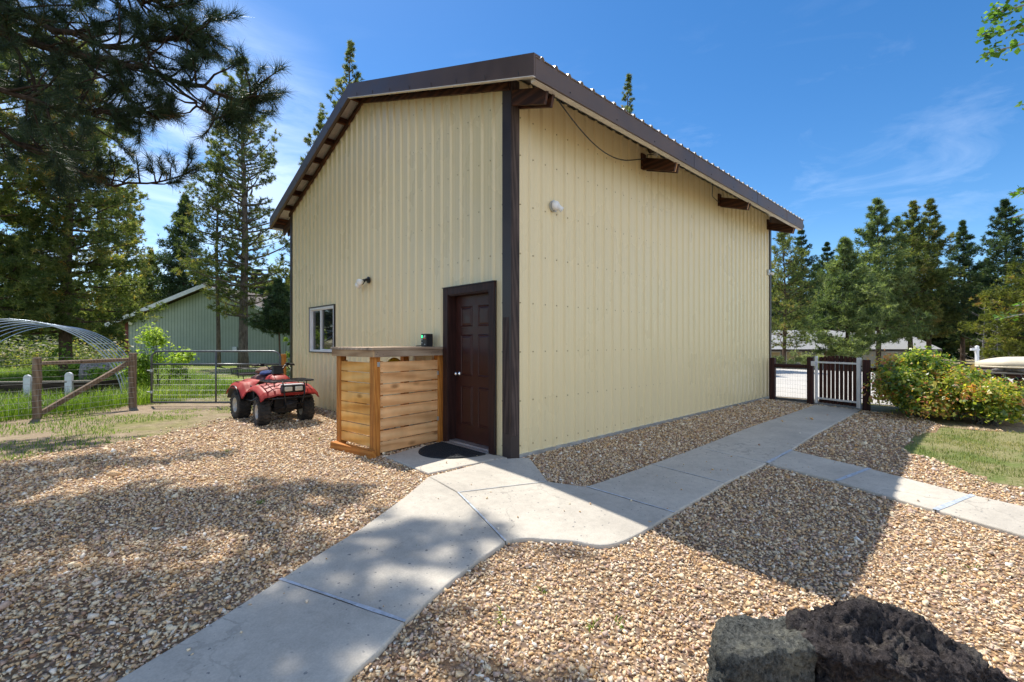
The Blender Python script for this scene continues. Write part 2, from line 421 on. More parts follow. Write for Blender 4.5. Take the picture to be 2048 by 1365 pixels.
# bark
def bark(name, lo, hi):
    t = NT(name); v = t.coords('Object', (1, 1, 0.22))
    n1 = t.noise(v, 9, 6, 0.7, 0.8); vd = t.voro(v, 14)
    c = t.ramp(n1, [(0.3, lo), (0.7, hi)])
    c = t.mix(1.0, c, t.ramp(vd, [(0.1, 0.5), (0.5, 1.1)]), 'MULTIPLY')
    return t.surf(c, 0.95, 0, t.bump(n1, 0.9, 0.03), 0.1)
M['bark_dark'] = bark('dark_bark', (0.022, 0.017, 0.014), (0.07, 0.05, 0.037))
M['bark'] = bark('pine_bark', (0.045, 0.033, 0.026), (0.15, 0.105, 0.075))
M['bark_grey'] = bark('grey_bark', (0.06, 0.052, 0.045), (0.20, 0.17, 0.145))
M['bark_pale'] = bark('pale_bark', (0.16, 0.15, 0.13), (0.36, 0.34, 0.30))
M['deadwood'] = bark('dead_wood', (0.12, 0.11, 0.105), (0.32, 0.30, 0.285))
# foliage
M['needle_near'] = leafmat('needles_near', [(0, (0.010, 0.022, 0.011)), (0.5, (0.026, 0.050, 0.022)), (0.85, (0.06, 0.092, 0.034)), (1, (0.15, 0.08, 0.03))], 0.15)
M['needle_sun'] = leafmat('needles_sunny', [(0, (0.055, 0.085, 0.028)), (0.5, (0.15, 0.18, 0.06)), (0.82, (0.27, 0.28, 0.12)), (0.95, (0.40, 0.32, 0.11)), (1, (0.50, 0.26, 0.08))], 0.5)
M['needle_dark'] = leafmat('needles_dark', [(0, (0.024, 0.048, 0.024)), (0.6, (0.058, 0.098, 0.048)), (1, (0.11, 0.15, 0.065))], 0.38)
M['needle_mid'] = leafmat('needles_mid', [(0, (0.045, 0.068, 0.024)), (0.55, (0.13, 0.155, 0.055)), (0.88, (0.23, 0.245, 0.09)), (1, (0.30, 0.22, 0.10))], 0.48)
M['needle_blue'] = leafmat('needles_blue', [(0, (0.05, 0.085, 0.045)), (0.55, (0.15, 0.195, 0.095)), (1, (0.29, 0.33, 0.17))], 0.48)
M['needle_olive'] = leafmat('needles_olive', [(0, (0.06, 0.075, 0.018)), (0.55, (0.15, 0.17, 0.04)), (0.9, (0.26, 0.26, 0.07)), (1, (0.33, 0.19, 0.07))], 0.48)
M['leaf_aspen'] = leafmat('aspen_leaf', [(0, (0.03, 0.07, 0.012)), (0.6, (0.08, 0.17, 0.025)), (1, (0.20, 0.32, 0.07))], 0.45, 0.35, 0.5)
M['leaf_lime'] = leafmat('lime_leaf', [(0, (0.08, 0.15, 0.02)), (0.5, (0.22, 0.32, 0.045)), (1, (0.42, 0.50, 0.12))], 0.5)
M['leaf_rose'] = leafmat('rose_leaf', [(0, (0.05, 0.10, 0.022)), (0.28, (0.14, 0.22, 0.04)), (0.5, (0.31, 0.35, 0.06)), (0.70, (0.48, 0.44, 0.09)), (0.84, (0.56, 0.34, 0.11)), (1, (0.56, 0.21, 0.11))], 0.5, 0.35, 0.6)
M['leaf_sage'] = leafmat('sage_leaf', [(0, (0.10, 0.13, 0.05)), (0.5, (0.24, 0.27, 0.12)), (1, (0.38, 0.40, 0.22))], 0.4)
M['grass'] = leafmat('grass_blade', [(0, (0.055, 0.11, 0.015)), (0.5, (0.15, 0.23, 0.03)), (0.8, (0.28, 0.34, 0.07)), (1, (0.45, 0.38, 0.18))], 0.5)
M['grass_dry'] = leafmat('lawn_blade', [(0, (0.07, 0.11, 0.025)), (0.4, (0.16, 0.19, 0.055)), (0.7, (0.32, 0.29, 0.13)), (1, (0.48, 0.40, 0.24))], 0.4)
# buildings
t = NT('green_board'); v = t.coords('Object')
w = t.n('ShaderNodeTexWave'); w.wave_type = 'BANDS'; w.bands_direction = 'X'; w.inputs['Scale'].default_value = 1.6; t.l(v, w.inputs['Vector'])
n1 = t.noise(v, 1.5, 4)
c = t.ramp(n1, [(0.3, (0.31, 0.365, 0.30)), (0.7, (0.35, 0.41, 0.34))])
gr = t.ramp(w.outputs['Fac'], [(0.0, 0.0), (0.06, 1.0)])
c = t.mix(gr, (0.11, 0.15, 0.12), c)
M['greenwall'] = t.surf(c, 0.7, 0, t.bump(gr, 0.5, 0.02), 0.2)
M['greenroof'] = plain('brown_roof', (0.10, 0.075, 0.06), 0.8, 0, 0.2, 6)
M['palefascia'] = plain('pale_fascia', (0.62, 0.64, 0.66), 0.6)
M['redtrim'] = plain('red_trim', (0.13, 0.022, 0.018), 0.6)
M['house'] = plain('house_siding', (0.22, 0.235, 0.245), 0.75, 0, 0.1, 5)
M['garage'] = plain('garage_wall', (0.44, 0.42, 0.38), 0.75, 0, 0.08, 4)
t = NT('shingle'); v = t.coords('Object', (1, 6, 6)); n1 = t.noise(v, 5, 5, 0.7)
M['shingle'] = t.surf(t.ramp(n1, [(0.3, (0.28, 0.285, 0.29)), (0.7, (0.41, 0.415, 0.42))]), 0.9, 0, t.bump(n1, 0.4, 0.03), 0.2)
M['shade'] = plain('window_blind', (0.52, 0.43, 0.27), 0.7)
# atv
def dusty(name, col, dust, rough, amt):
    t = NT(name); v = t.coords('Object'); n1 = t.noise(v, 5, 6, 0.7); n2 = t.noise(v, 24, 4, 0.7)
    m = t.math('MULTIPLY', t.ramp(n1, [(0.42, 0.0), (0.72, amt)]), t.ramp(n2, [(0.25, 0.3), (0.65, 1.0)]))
    return t.surf(t.mix(m, col, dust), t.ramp(m, [(0.0, rough), (0.5, 0.8)]), 0, t.bump(n2, 0.1, 0.003), 0.45)
M['red'] = dusty('red_plastic', (0.34, 0.010, 0.007), (0.30, 0.18, 0.12), 0.5, 0.28)
t = NT('faded_red'); v = t.coords('Object'); n1 = t.noise(v, 7, 5)
M['fadered'] = dusty('faded_red_plastic', (0.37, 0.020, 0.014), (0.34, 0.20, 0.14), 0.55, 0.35)
M['rim'] = plain('rim_paint', (0.50, 0.46, 0.40), 0.5, 0.3, 0.25, 12)
M['lens'] = plain('lamp_lens', (0.72, 0.70, 0.62), 0.12, 0.3, 0.1, 30)
M['seatcloth'] = plain('seat_vinyl', (0.10, 0.035, 0.035), 0.6, 0, 0.3, 10)
M['browncloth'] = plain('brown_cloth', (0.20, 0.135, 0.10), 0.9, 0, 0.35, 14, 0.2, 0.4)
M['bluecloth'] = plain('blue_cloth', (0.05, 0.08, 0.22), 0.85, 0, 0.3, 14, 0.2, 0.4)
M['engine'] = plain('engine_metal', (0.05, 0.047, 0.045), 0.55, 0.5, 0.4, 18)
M['cream'] = plain('cream_hull', (0.66, 0.58, 0.44), 0.5, 0, 0.1, 4)
M['mat'] = plain('mat_rubber', (0.020, 0.022, 0.026), 0.8, 0, 0.35, 60, 0.3, 0.8)
M['yellow'] = plain('yellow_bag', (0.75, 0.50, 0.03), 0.5)
M['orange'] = plain('orange_print', (0.75, 0.16, 0.03), 0.5)
M['rubber'] = dusty('dusty_rubber', (0.020, 0.019, 0.018), (0.17, 0.13, 0.095), 0.72, 0.75)
t = NT('green_lamp'); e = t.n('ShaderNodeEmission'); e.inputs[0].default_value = (0.05, 0.9, 0.3, 1); e.inputs[1].default_value = 1.2
t.l(e.outputs[0], t.out.inputs['Surface']); M['greenlamp'] = t.m
# ------------------------------------------------------------------ ground sheets
def axis_pts(bounds, fine, lo, hi):
    pts = list(np.arange(lo, hi + 1e-6, fine))
    x = hi; s = fine
    while x < bounds: s *= 1.35; x += s; pts.append(x)
    x = lo; s = fine
    while x > -bounds: s *= 1.35; x -= s; pts.insert(0, x)
    return pts

def sheet(name, xs, ys, dz, mat, inside=None, kind='structure'):
    xs = np.asarray(xs); ys = np.asarray(ys)
    X, Y = np.meshgrid(xs, ys, indexing='ij'); Z = gz(X, Y) + dz
    V = np.stack([X, Y, Z], -1).reshape(-1, 3); ny = len(ys)
    I, J = np.meshgrid(np.arange(len(xs) - 1), np.arange(ny - 1), indexing='ij')
    a = (I * ny + J).reshape(-1)
    quads = np.stack([a, a + ny, a + ny + 1, a + 1], -1)
    if inside is not None:
        c = V[quads].mean(1); quads = quads[inside(c[:, 0], c[:, 1])]
    used = np.unique(quads); mp = np.full(len(V), -1); mp[used] = np.arange(len(used))
    me = bpy.data.meshes.new(name); me.from_pydata(V[used].tolist(), [], mp[quads].tolist()); me.update()
    o = link(name, me, mat); 
    if kind: o['kind'] = kind
    return o

def inpoly(poly, x, y):
    x = np.asarray(x); y = np.asarray(y); c = np.zeros(x.shape, bool); n = len(poly)
    for i in range(n):
        x1, y1 = poly[i]; x2, y2 = poly[(i + 1) % n]
        if y1 == y2: continue
        c ^= ((y1 > y) != (y2 > y)) & (x < (x2 - x1) * (y - y1) / (y2 - y1) + x1)
    return c

sheet('ground', axis_pts(420, 0.5, -16, 14), axis_pts(420, 0.5, -10, 16), 0.0, M['soil'])

def wob(x, y, s=1.0, seed=0.0):
    x = np.asarray(x, float); y = np.asarray(y, float)
    return (np.sin(x * 2.3 * s + seed) + np.sin(y * 3.1 * s + 1.7 + seed) + np.sin((x + y) * 5.3 * s + 2 * seed) * 0.5) / 2.5

def soil_line(x):
    return 4.0 + (x + 4.5) * 0.571

# lawn on the right, bounded from picture corners measured on the ground
lawn_poly = [G(1800, 893), G(1850, 868), G(1905, 858), G(2048, 866), G(2300, 890), G(2500, 1020), G(2048, 983), G(1950, 955), G(1880, 925), G(1840, 915)]
bush_poly = [(8.3, -2.2), G(1790, 822), G(1850, 842), G(1905, 858), G(2048, 866), G(2300, 890), (9.5, -9.0), (9.5, -2.3), (8.35, -2.25)]

def in_gravel(x, y, j=0.0):
    x = np.asarray(x); y = np.asarray(y)
    left = (y < soil_line(x) + j) & (x < 0.02)
    right = (x >= 0.0) & (x < 8.75 - 0.3 * np.clip(-y, 0, 3)) & (y < 0.0)
    ok = (left | right) & ~inpoly(lawn_poly, x + .13 * wob(x, y, 2.1), y + .13 * wob(y, x, 1.7)) & ~inpoly(bush_poly, x, y)
    return ok & (y > -9) & (x > -12)

sheet('gravel_bed', np.arange(-12, 9.0, 0.2), np.arange(-9, 7.01, 0.2), 0.010, M['bed'],
      lambda x, y: in_gravel(x, y, 0.25 * wob(x, y)))
sheet('lawn', np.arange(1.0, 14, 0.07), np.arange(-12, -1, 0.07), 0.008, M['lawn'], lambda x, y: inpoly(lawn_poly, x + .13 * wob(x, y, 2.1), y + .13 * wob(y, x, 1.7)))
sheet('field', np.arange(-60, 12, 0.6), np.arange(6.0, 60, 0.6), 0.006, M['field'],
      lambda x, y: y > 9.7 + 0.53 * (x + 2.9) + 0.3 * wob(x, y, 0.6))
sheet('road', np.arange(9.6, 23.7, 0.6), np.arange(-50, 60, 1.0), 0.012, M['road'])

# ------------------------------------------------------------------ concrete path: slabs with real edges and open joints
def dens(poly, step=0.22, closed=True):
    out = []; n = len(poly)
    for i in range(n if closed else n - 1):
        a = Vector(poly[i]); b = Vector(poly[(i + 1) % n]); k = max(1, int((b - a).length / step))
        for j in range(k): out.append(a.lerp(b, j / k))
    return out

def smooth_line(pts, it=2):
    for _ in range(it):
        q = [pts[0]]
        for a, b in zip(pts[:-1], pts[1:]):
            q += [(a[0]*.75 + b[0]*.25, a[1]*.75 + b[1]*.25), (a[0]*.25 + b[0]*.75, a[1]*.25 + b[1]*.75)]
        q.append(pts[-1]); pts = q
    return pts

pathbm = MB()
path_polys = []
def slab(poly, top=0.042, chip=0.004):
    area = sum(poly[i][0]*poly[(i+1) % len(poly)][1] - poly[(i+1) % len(poly)][0]*poly[i][1] for i in range(len(poly)))
    if area < 0: poly = poly[::-1]
    path_polys.append(poly)
    d = dens(poly); n = len(d)
    ring = []
    for i, p in enumerate(d):
        a = d[i - 1]; b = d[(i + 1) % n]; e1 = (p - a).normalized(); e2 = (b - p).normalized()
        nr = Vector((-(e1.y + e2.y), e1.x + e2.x))
        nr = nr.normalized() if nr.length > 1e-6 else Vector((0, 0))
        p = p + nr * (0.004 + random.uniform(0, chip))
        ring.append((p, nr))
    rows = []
    for ins, dz in ((0.0, -0.12), (0.0, top - 0.012), (0.004, top - 0.004), (0.013, top)):
        rows.append([((p.x + nr.x*ins), (p.y + nr.y*ins), gzf(p.x, p.y) + dz) for p, nr in ring])
    vs = [v for r in rows for v in r]; fs = []
    for k in range(3):
        for i in range(n): fs.append((k*n + i, k*n + (i+1) % n, (k+1)*n + (i+1) % n, (k+1)*n + i))
    bm = bmesh.new(); tv = [bm.verts.new(v) for v in rows[-1]]; bm.faces.new(tv)
    bmesh.ops.triangulate(bm, faces=bm.faces[:]); bm.verts.index_update()
    fs += [tuple(3*n + v.index for v in f.verts) for f in bm.faces]
    bm.free()
    pathbm.add(vs, fs)

def g(*pts): return [G(px, py, 0.042) for px, py in pts]
main_left = g((222, 1365), (384.6, 1267), (560, 1158), (639, 1105), (727, 1052), (806, 995), (857, 953))
main_right = g((685.6, 1365), (767, 1294), (811, 1243), (885.5, 1177), (947, 1127), (991, 1098), (1012, 1083))
def ext(a, b, k): return (a[0] + (a[0]-b[0])*k, a[1] + (a[1]-b[1])*k)
bl = ext(main_left[0], main_left[2], 2.2); br = ext(main_right[0], main_right[1], 5.0)
slab([bl, main_left[0], main_left[1], main_left[2], main_right[2], main_right[1], main_right[0], br])
slab([main_left[2], main_left[3], main_left[4], main_left[5], main_left[6]] + [G(916, 985, .042)] + smooth_line(main_right[2:], 1)[::-1])
curve = smooth_line(g((1012, 1083), (1030, 1078), (1061, 1076), (1092, 1079), (1143, 1081), (1194, 1091), (1225, 1089), (1256, 1079), (1286, 1063.6), (1307, 1051), (1349.5, 1025)), 1)
apron_in = G(916, 985, .042)
slab([main_left[6], (-0.19, 0.07), (0.16, -0.14), (0.17, -0.15), G(1097, 963, .042), apron_in])
slab([apron_in, G(1097, 963, .042), G(1172, 973, .042)] + curve[::-1])
slab(g((1172, 973), (1302, 928), (1450, 966), (1349.5, 1025)))
slab(g((1302, 928), (1394, 895), (1534, 926), (1450, 966)))
slab(g((1394, 895), (1629, 810), (1722, 820), (1583, 900), (1534, 926)))
slab(g((1534, 926), (1583, 900), (1739, 937), (1673, 962)))
slab(g((1673, 962), (1739, 937), (1946, 990), (1870, 1020)))
slab(g((1870, 1020), (1946, 990), (2048, 1012), (2330, 1078), (2330, 1150), (2048, 1071)))
path = pathbm.build('path', M['concrete'], smooth=False); path['kind'] = 'structure'
# door slab, a little lower and darker
pathbm = MB(); slab([G(771, 919), G(857, 953.5), (-0.20, 0.09), (-0.005, 0.02), (-0.005, 1.36), (-0.6, 1.28)], 0.036, 0.008)
o = pathbm.build('door_slab', M['concrete']); o['kind'] = 'structure'
# pale sealant lying in the widest joints
jb = MB()
def joint(a, b, w, z=0.045):
    pts = dens([a, b], 0.2, False) + [Vector(b)]
    d = (Vector(b) - Vector(a)).normalized(); nr = Vector((-d.y, d.x))
    vs = []; 
    for k, p in enumerate(pts):
        ww = w * random.uniform(0.55, 1.15)
        for s in (-1, 1): q = p + nr * s * ww / 2; vs.append((q.x, q.y, gzf(p.x, p.y) + z))
    jb.add(vs, [(2*i, 2*i+1, 2*i+3, 2*i+2) for i in range(len(pts) - 1)])
joint(main_left[2], main_right[2], 0.032)
joint(G(1172, 973, .042), curve[-1], 0.03)
joint(G(1534, 926, .042), G(1583, 900, .042), 0.05)
joint(G(1673, 962, .042), G(1739, 937, .042), 0.05); joint(G(1870, 1020, .042), G(1946, 990, .042), 0.05)
joint(G(916, 985, .042), curve[0], 0.022); joint(G(1302, 928, .042), G(1450, 966, .042), 0.014)
joint(G(1394, 895, .042), G(1534, 926, .042), 0.012)
joint(apron_in, G(1097, 963, .042), 0.012)
o = jb.build('path_joint', M['joint']); o['kind'] = 'structure'

# ------------------------------------------------------------------ loose crushed stone
def hull_templates(n, seed):
    rr = random.Random(seed); out = []
    for _ in range(n):
        bm = bmesh.new()
        sx, sy, sz = 1.0, rr.uniform(0.6, 0.95), rr.uniform(0.48, 0.82)
        for i in range(8):
            v = Vector((rr.gauss(0, 1), rr.gauss(0, 1), rr.gauss(0, 1))).normalized() * rr.uniform(0.72, 1.12)
            bm.verts.new((v.x * sx, v.y * sy, v.z * sz))
        r = bmesh.ops.convex_hull(bm, input=bm.verts[:])
        bmesh.ops.delete(bm, geom=[g_ for g_ in r['geom_interior'] if isinstance(g_, bmesh.types.BMVert)], context='VERTS')
        bmesh.ops.triangulate(bm, faces=bm.faces[:]); bm.verts.index_update()
        out.append((np.array([v.co[:] for v in bm.verts]), np.array([[v.index for v in f.verts] for f in bm.faces])))
        bm.free()
    return out

def rot_rand(n, rng, tilt):
    a = rng.uniform(0, 2*np.pi, n); b = rng.normal(0, tilt, n); c = rng.normal(0, tilt, n)
    ca, sa, cb, sb, cc, sc_ = np.cos(a), np.sin(a), np.cos(b), np.sin(b), np.cos(c), np.sin(c)
    Rz = np.zeros((n, 3, 3)); Rz[:, 0, 0] = ca; Rz[:, 0, 1] = -sa; Rz[:, 1, 0] = sa; Rz[:, 1, 1] = ca; Rz[:, 2, 2] = 1
    Rx = np.zeros((n, 3, 3)); Rx[:, 0, 0] = 1; Rx[:, 1, 1] = cb; Rx[:, 1, 2] = -sb; Rx[:, 2, 1] = sb; Rx[:, 2, 2] = cb
    Ry = np.zeros((n, 3, 3)); Ry[:, 1, 1] = 1; Ry[:, 0, 0] = cc; Ry[:, 0, 2] = sc_; Ry[:, 2, 0] = -sc_; Ry[:, 2, 2] = cc
    return Rz @ Rx @ Ry

def scatter_stones():
    rng = np.random.default_rng(5); T = hull_templates(14, 3)
    x0, x1, y0, y1 = -7.5, 8.8, -6.5, 7.2
    N = int((x1 - x0) * (y1 - y0) * 3600)
    x = rng.uniform(x0, x1, N); y = rng.uniform(y0, y1, N)
    dx, dy = x - CX, y - CY; X = dx*RX + dy*RY; Y = dx*FX + dy*FY
    vis = (Y > 1.2) & (np.abs(X) < 1.25 * Y + 0.6)
    d = np.hypot(X, Y)
    keep = np.clip(1.2 - d * 0.11, 0.22, 1.0) * np.clip(1.05 + .35 * wob(x, y, .55, 1.0), .6, 1)
    ok = vis & (rng.random(N) < keep) & in_gravel(x, y, 0.30 * wob(x, y) + rng.normal(0, 0.22, N))
    onp = np.zeros(N, bool)
    for p in path_polys: onp |= inpoly(p, x, y)
    ok &= ~onp | (rng.random(N) < 0.0022)
    ok &= ~((x > 0.0) & (y > -0.03))
    x = x[ok]; y = y[ok]; d = d[ok]; onp = onp[ok]; n = len(x)
    s = np.exp(rng.normal(np.log(0.0122), 0.36, n)) * (1 + np.clip(d - 4.5, 0, 9) * 0.085)
    rn = rng.random(n); Rm = rot_rand(n, rng, 0.30)
    z = gz(x, y) + 0.010 + s * 0.22 + rng.random(n) * 0.006 + onp * 0.032
    Vs = []; Fs = []; Rs = []; off = 0
    tid = rng.integers(0, len(T), n)
    for k, (tv, tf) in enumerate(T):
        i = np.where(tid == k)[0]
        V = np.einsum('nij,vj->nvi', Rm[i], tv) * s[i, None, None]
        V[:, :, 0] += x[i, None]; V[:, :, 1] += y[i, None]; V[:, :, 2] += z[i, None]
        m = len(tv)
        Fi = tf[None] + (np.arange(len(i)) * m)[:, None, None] + off
        Vs.append(V.reshape(-1, 3)); Fs.append(Fi.reshape(-1, 3)); Rs.append(np.repeat(rn[i], len(tf))); off += len(i) * m
    me = idx_mesh('gravel', np.concatenate(Vs), np.concatenate(Fs), np.concatenate(Rs))
    o = link('gravel', me, M['stone'])
    tag(o, 'loose tan and brown crushed stone spread around the path', 'gravel', kind='stuff')
    print('stones', n, 'faces', len(me.polygons))
scatter_stones()
# ------------------------------------------------------------------ metal shed
SL, SW = 9.20, 7.83          # length along x, width along y
EO, GO = 0.657, 0.28         # eave and gable overhang
ZE, ZP = 4.53, 6.05          # roof top at eave edge, at ridge
YM = SW / 2
SLO = (ZP - ZE) / (YM + EO)
def zroof(y): return ZP - SLO * abs(y - YM)

shed = empty('metal_shed', (0, 0, 0), 0, 'tall tan ribbed metal shed with brown trim and a gable roof', 'shed')

RIB = 0.2286
def profile(L, start=0.10):
    """(u, outward offset) pairs of a ribbed panel"""
    pts = [(0.0, 0.0)]; c = start; k = 0; ribs = []
    while c < L - 0.04:
        ribs.append((c, k))
        for du, h in ((-0.036, 0), (-0.016, 0.027), (0.016, 0.027), (0.036, 0)): pts.append((c + du, h))
        for m in (c + 0.082, c + 0.147):
            if m < L - 0.03:
                for du, h in ((-0.011, 0), (-0.004, 0.0035), (0.004, 0.0035), (0.011, 0)): pts.append((m + du, h))
        c += RIB; k += 1
    pts.append((L, 0.0))
    return pts, ribs

def ribbed_wall(name, L, to3, ztop, zbot, holes, parent, rows, nrm):
    """to3(u, off, z) -> point; holes: (u0,u1,z0,z1)"""
    pts, ribs = profile(L)
    us = sorted(set([round(p[0], 5) for p in pts] + [round(h[i], 5) for h in holes for i in (0, 1)] + [round(L / 2, 5)]))
    ua = [p[0] for p in pts]; oa = [p[1] for p in pts]
    off = lambda u: float(np.interp(u, ua, oa))
    mb = MB()
    for a, b in zip(us[:-1], us[1:]):
        if b - a < 1e-5: continue
        segs = [(zbot, None)]
        mid = (a + b) / 2
        for (u0, u1, z0, z1) in holes:
            if u0 <= mid <= u1: segs = ([(zbot, z0)] if z0 > zbot else []) + [(z1, None)]
        for z0, z1 in segs:
            za = ztop(a) if z1 is None else z1; zb = ztop(b) if z1 is None else z1
            mb.add([to3(a, off(a), z0), to3(b, off(b), z0), to3(b, off(b), zb), to3(a, off(a), za)], [(0, 1, 2, 3)])
    n = Vector(nrm)
    for (c, k) in ribs:
        if k % 3 == 2:      # panel lap beside every third rib
            u = c + 0.036
            if u + 0.01 < L and not any(h[0] - .02 < u < h[1] + .02 for h in holes):
                mb.add([to3(u, 0.0, zbot), to3(u + 0.002, 0.006, zbot), to3(u + 0.010, 0.0045, zbot), to3(u + 0.010, 0.0, zbot),
                        to3(u, 0.0, ztop(u)), to3(u + 0.002, 0.006, ztop(u)), to3(u + 0.010, 0.0045, ztop(u)), to3(u + 0.010, 0.0, ztop(u))],
                       [(0, 1, 5, 4), (1, 2, 6, 5), (2, 3, 7, 6)])
        for z in rows:
            u = c + 0.056
            if u > L - 0.05 or z > ztop(u) - 0.1 or any(h[0] - .05 < u < h[1] + .05 and h[2] - .05 < z < h[3] + .05 for h in holes): continue
            mb.lathe([(0.0105, 0.0), (0.0105, 0.004), (0.006, 0.008), (0.0, 0.009)], to3(u, 0.0, z), n, 6, 1)
    return mb.build(name, [M['siding'], M['screw']], parent, fix=False)

ROWS = [0.16, 0.715, 1.325, 1.935, 2.545, 3.155, 3.765, 4.41, 5.0, 5.55]
DOOR = (0.335, 1.255, 0.0, 2.115)           # rough opening: y0,y1,z0,z1
WIN = (5.19, 6.51, 1.235, 2.19)
gw = ribbed_wall('gable_wall', SW, lambda u, o, z: (-o, u, z), lambda y: zroof(y) - 0.16, 0.03, [DOOR, WIN], shed, ROWS, (-1, 0, 0))
sw = ribbed_wall('side_wall', SL, lambda u, o, z: (u, -o, z), lambda u: zroof(0) - 0.06, 0.055, [], shed, [0.16, 0.715, 1.325, 1.935, 2.545, 3.155, 3.765, 4.23], (0, -1, 0))
mb = MB(); mb.box(0.0, SL, SW - 0.02, SW, 0, zroof(SW) - 0.06); mb.build('rear_side_wall', M['siding'], shed)
mb = MB(); mb.prism([(SL, 0, 0), (SL, SW, 0), (SL, SW, zroof(SW) - .06), (SL, YM, ZP - .06), (SL, 0, zroof(0) - .06)], (0.02, 0, 0)); mb.build('rear_gable_wall', M['siding'], shed)
# floor and dark inside, so that openings have something behind them
mb = MB(); mb.box(0.15, SL - 0.05, 0.05, SW - 0.05, 0.0, 0.02); mb.build('floor_slab', M['concrete'], shed)
# base flashing
mb = MB(); mb.bar((0.10, -0.012, 0.030), (SL, -0.012, 0.030), 0.03, 0.058); mb.build('base_flashing', M['galv'], shed)
# corner boards
mb = MB()
mb.box(-0.030, 0.115, -0.030, -0.0225, 0.0, zroof(0) - .10); mb.box(-0.030, -0.0225, -0.0225, 0.125, 0.0, zroof(0) - .10)
o = mb.build('corner_trim', M['trim'], shed)
mb = MB(); mb.box(-0.036, -0.030, 0.008, 0.112, 0.32, 1.75); mb.box(-0.020, 0.105, -0.036, -0.030, 0.30, zroof(0) - .12)
mb.build('corner_trim_board', M['trimwood'], shed, bevel=0.002)
mb = MB(); mb.box(-0.028, -0.0215, SW - 0.085, SW + 0.028, 0.0, zroof(SW) - .12); mb.box(-0.0215, 0.09, SW + 0.0005, SW + 0.028, 0, zroof(SW) - .12)
mb.build('corner_trim', M['trim'], shed)
mb = MB(); mb.box(SL - 0.075, SL + 0.028, -0.030, -0.0225, 0.0, zroof(0) - .10); mb.box(SL + 0.0205, SL + 0.028, -0.0225, 0.09, 0, zroof(0) - .1)
mb.build('corner_trim', M['trim'], shed)

# roof sheets with ribs running up the slope
def roof_sheet(sign):
    pts, ribs = profile(SL + 2 * GO - 0.02, 0.09)
    yl = YM + sign * (YM + EO + 0.035)
    mb = MB(); n = len(pts)
    vs = []
    for (u, o) in pts:
        for y in (YM, yl):
            vs.append((-GO + 0.01 + u, y, zroof(y) - 0.02 + o * 1.25))
    mb.add(vs, [(2*i, 2*i+2, 2*i+3, 2*i+1) for i in range(n - 1)])
    return mb.build('roof_sheet', M['roof'], shed, fix=False)
roof_sheet(-1); roof_sheet(1)
mb = MB(); mb.add([(-GO, YM - .16, zroof(YM - .16) + .028), (-GO, YM, ZP + .03), (-GO, YM + .16, zroof(YM + .16) + .028),
                   (SL + GO, YM - .16, zroof(YM - .16) + .028), (SL + GO, YM, ZP + .03), (SL + GO, YM + .16, zroof(YM + .16) + .028)],
                  [(0, 1, 4, 3), (1, 2, 5, 4)]); mb.build('ridge_cap', M['fascia'], shed)

# fascias: rake boards on the gable, eave boards along the long sides
FD = 0.235
def rake(sign, x0):
    ye = YM + sign * (YM + EO + 0.02); mb = MB()
    za, zb = zroof(ye) , ZP
    mb.prism([(x0, ye, za), (x0, YM, zb), (x0, YM, zb - FD), (x0, ye, za - FD)], (0.022, 0, 0))
    mb.prism([(x0, ye, za), (x0, YM, zb), (x0, YM, zb + .016), (x0, ye, za + .016)], (0.11, 0, 0))   # cap lapping on to the roof
    for k in range(8):
        y = ye + (YM - ye) * (k + .4) / 8; mb.tube([(x0 - .002, y, zroof(y) - FD + .02), (x0 - .002, y + .012 , zroof(y) - FD + .075)], 0.0045, 5, 1)
    r = mb.build('rake_fascia', [M['fascia'], M['cable']], shed)
    fl = MB(); fl.prism([(x0 - .016, ye, za - FD - .010), (x0 - .016, YM, zb - FD - .010), (x0 - .016, YM, zb - FD - .001), (x0 - .016, ye, za - FD - .001)], (0.05, 0, 0))
    fl.build('drip_flange', M['flange'] if sign < 0 else M['fascia'], r)
    return r
rake(-1, -GO - 0.022); rake(1, -GO - 0.022); rake(-1, SL + GO)
rake(1, SL + GO)
for sign in (-1, 1):
    ye = YM + sign * (YM + EO); mb = MB(); y0, y1 = sorted((ye, ye + sign * 0.022))
    mb.box(-GO + 0.001, SL + GO - 0.001, y0, y1, ZE - 0.255, ZE - 0.012)
    for k in range(10):
        x = 0.3 + k * 0.95; mb.lathe([(0.009, 0), (0.007, 0.006), (0, 0.007)], (x, ye + sign * 0.0225, ZE - 0.20), (0, sign, 0), 6, 1)
        if k in (3, 6, 8): mb.box(x + .3, x + .304, min(ye + sign*.0225, ye + sign*.025), max(ye + sign*.0225, ye + sign*.025), ZE - .254, ZE - .013, 1)
    e = mb.build('eave_fascia', [M['fascia'], M['cable']], shed)
    mb = MB(); y0, y1 = sorted((ye - sign * 0.003, ye - sign * 0.075)); mb.box(-GO + 0.03, SL + GO - 0.03, y0, y1, ZE - 0.262, ZE - 0.225)
    mb.build('fascia_return', M['flange'], e)
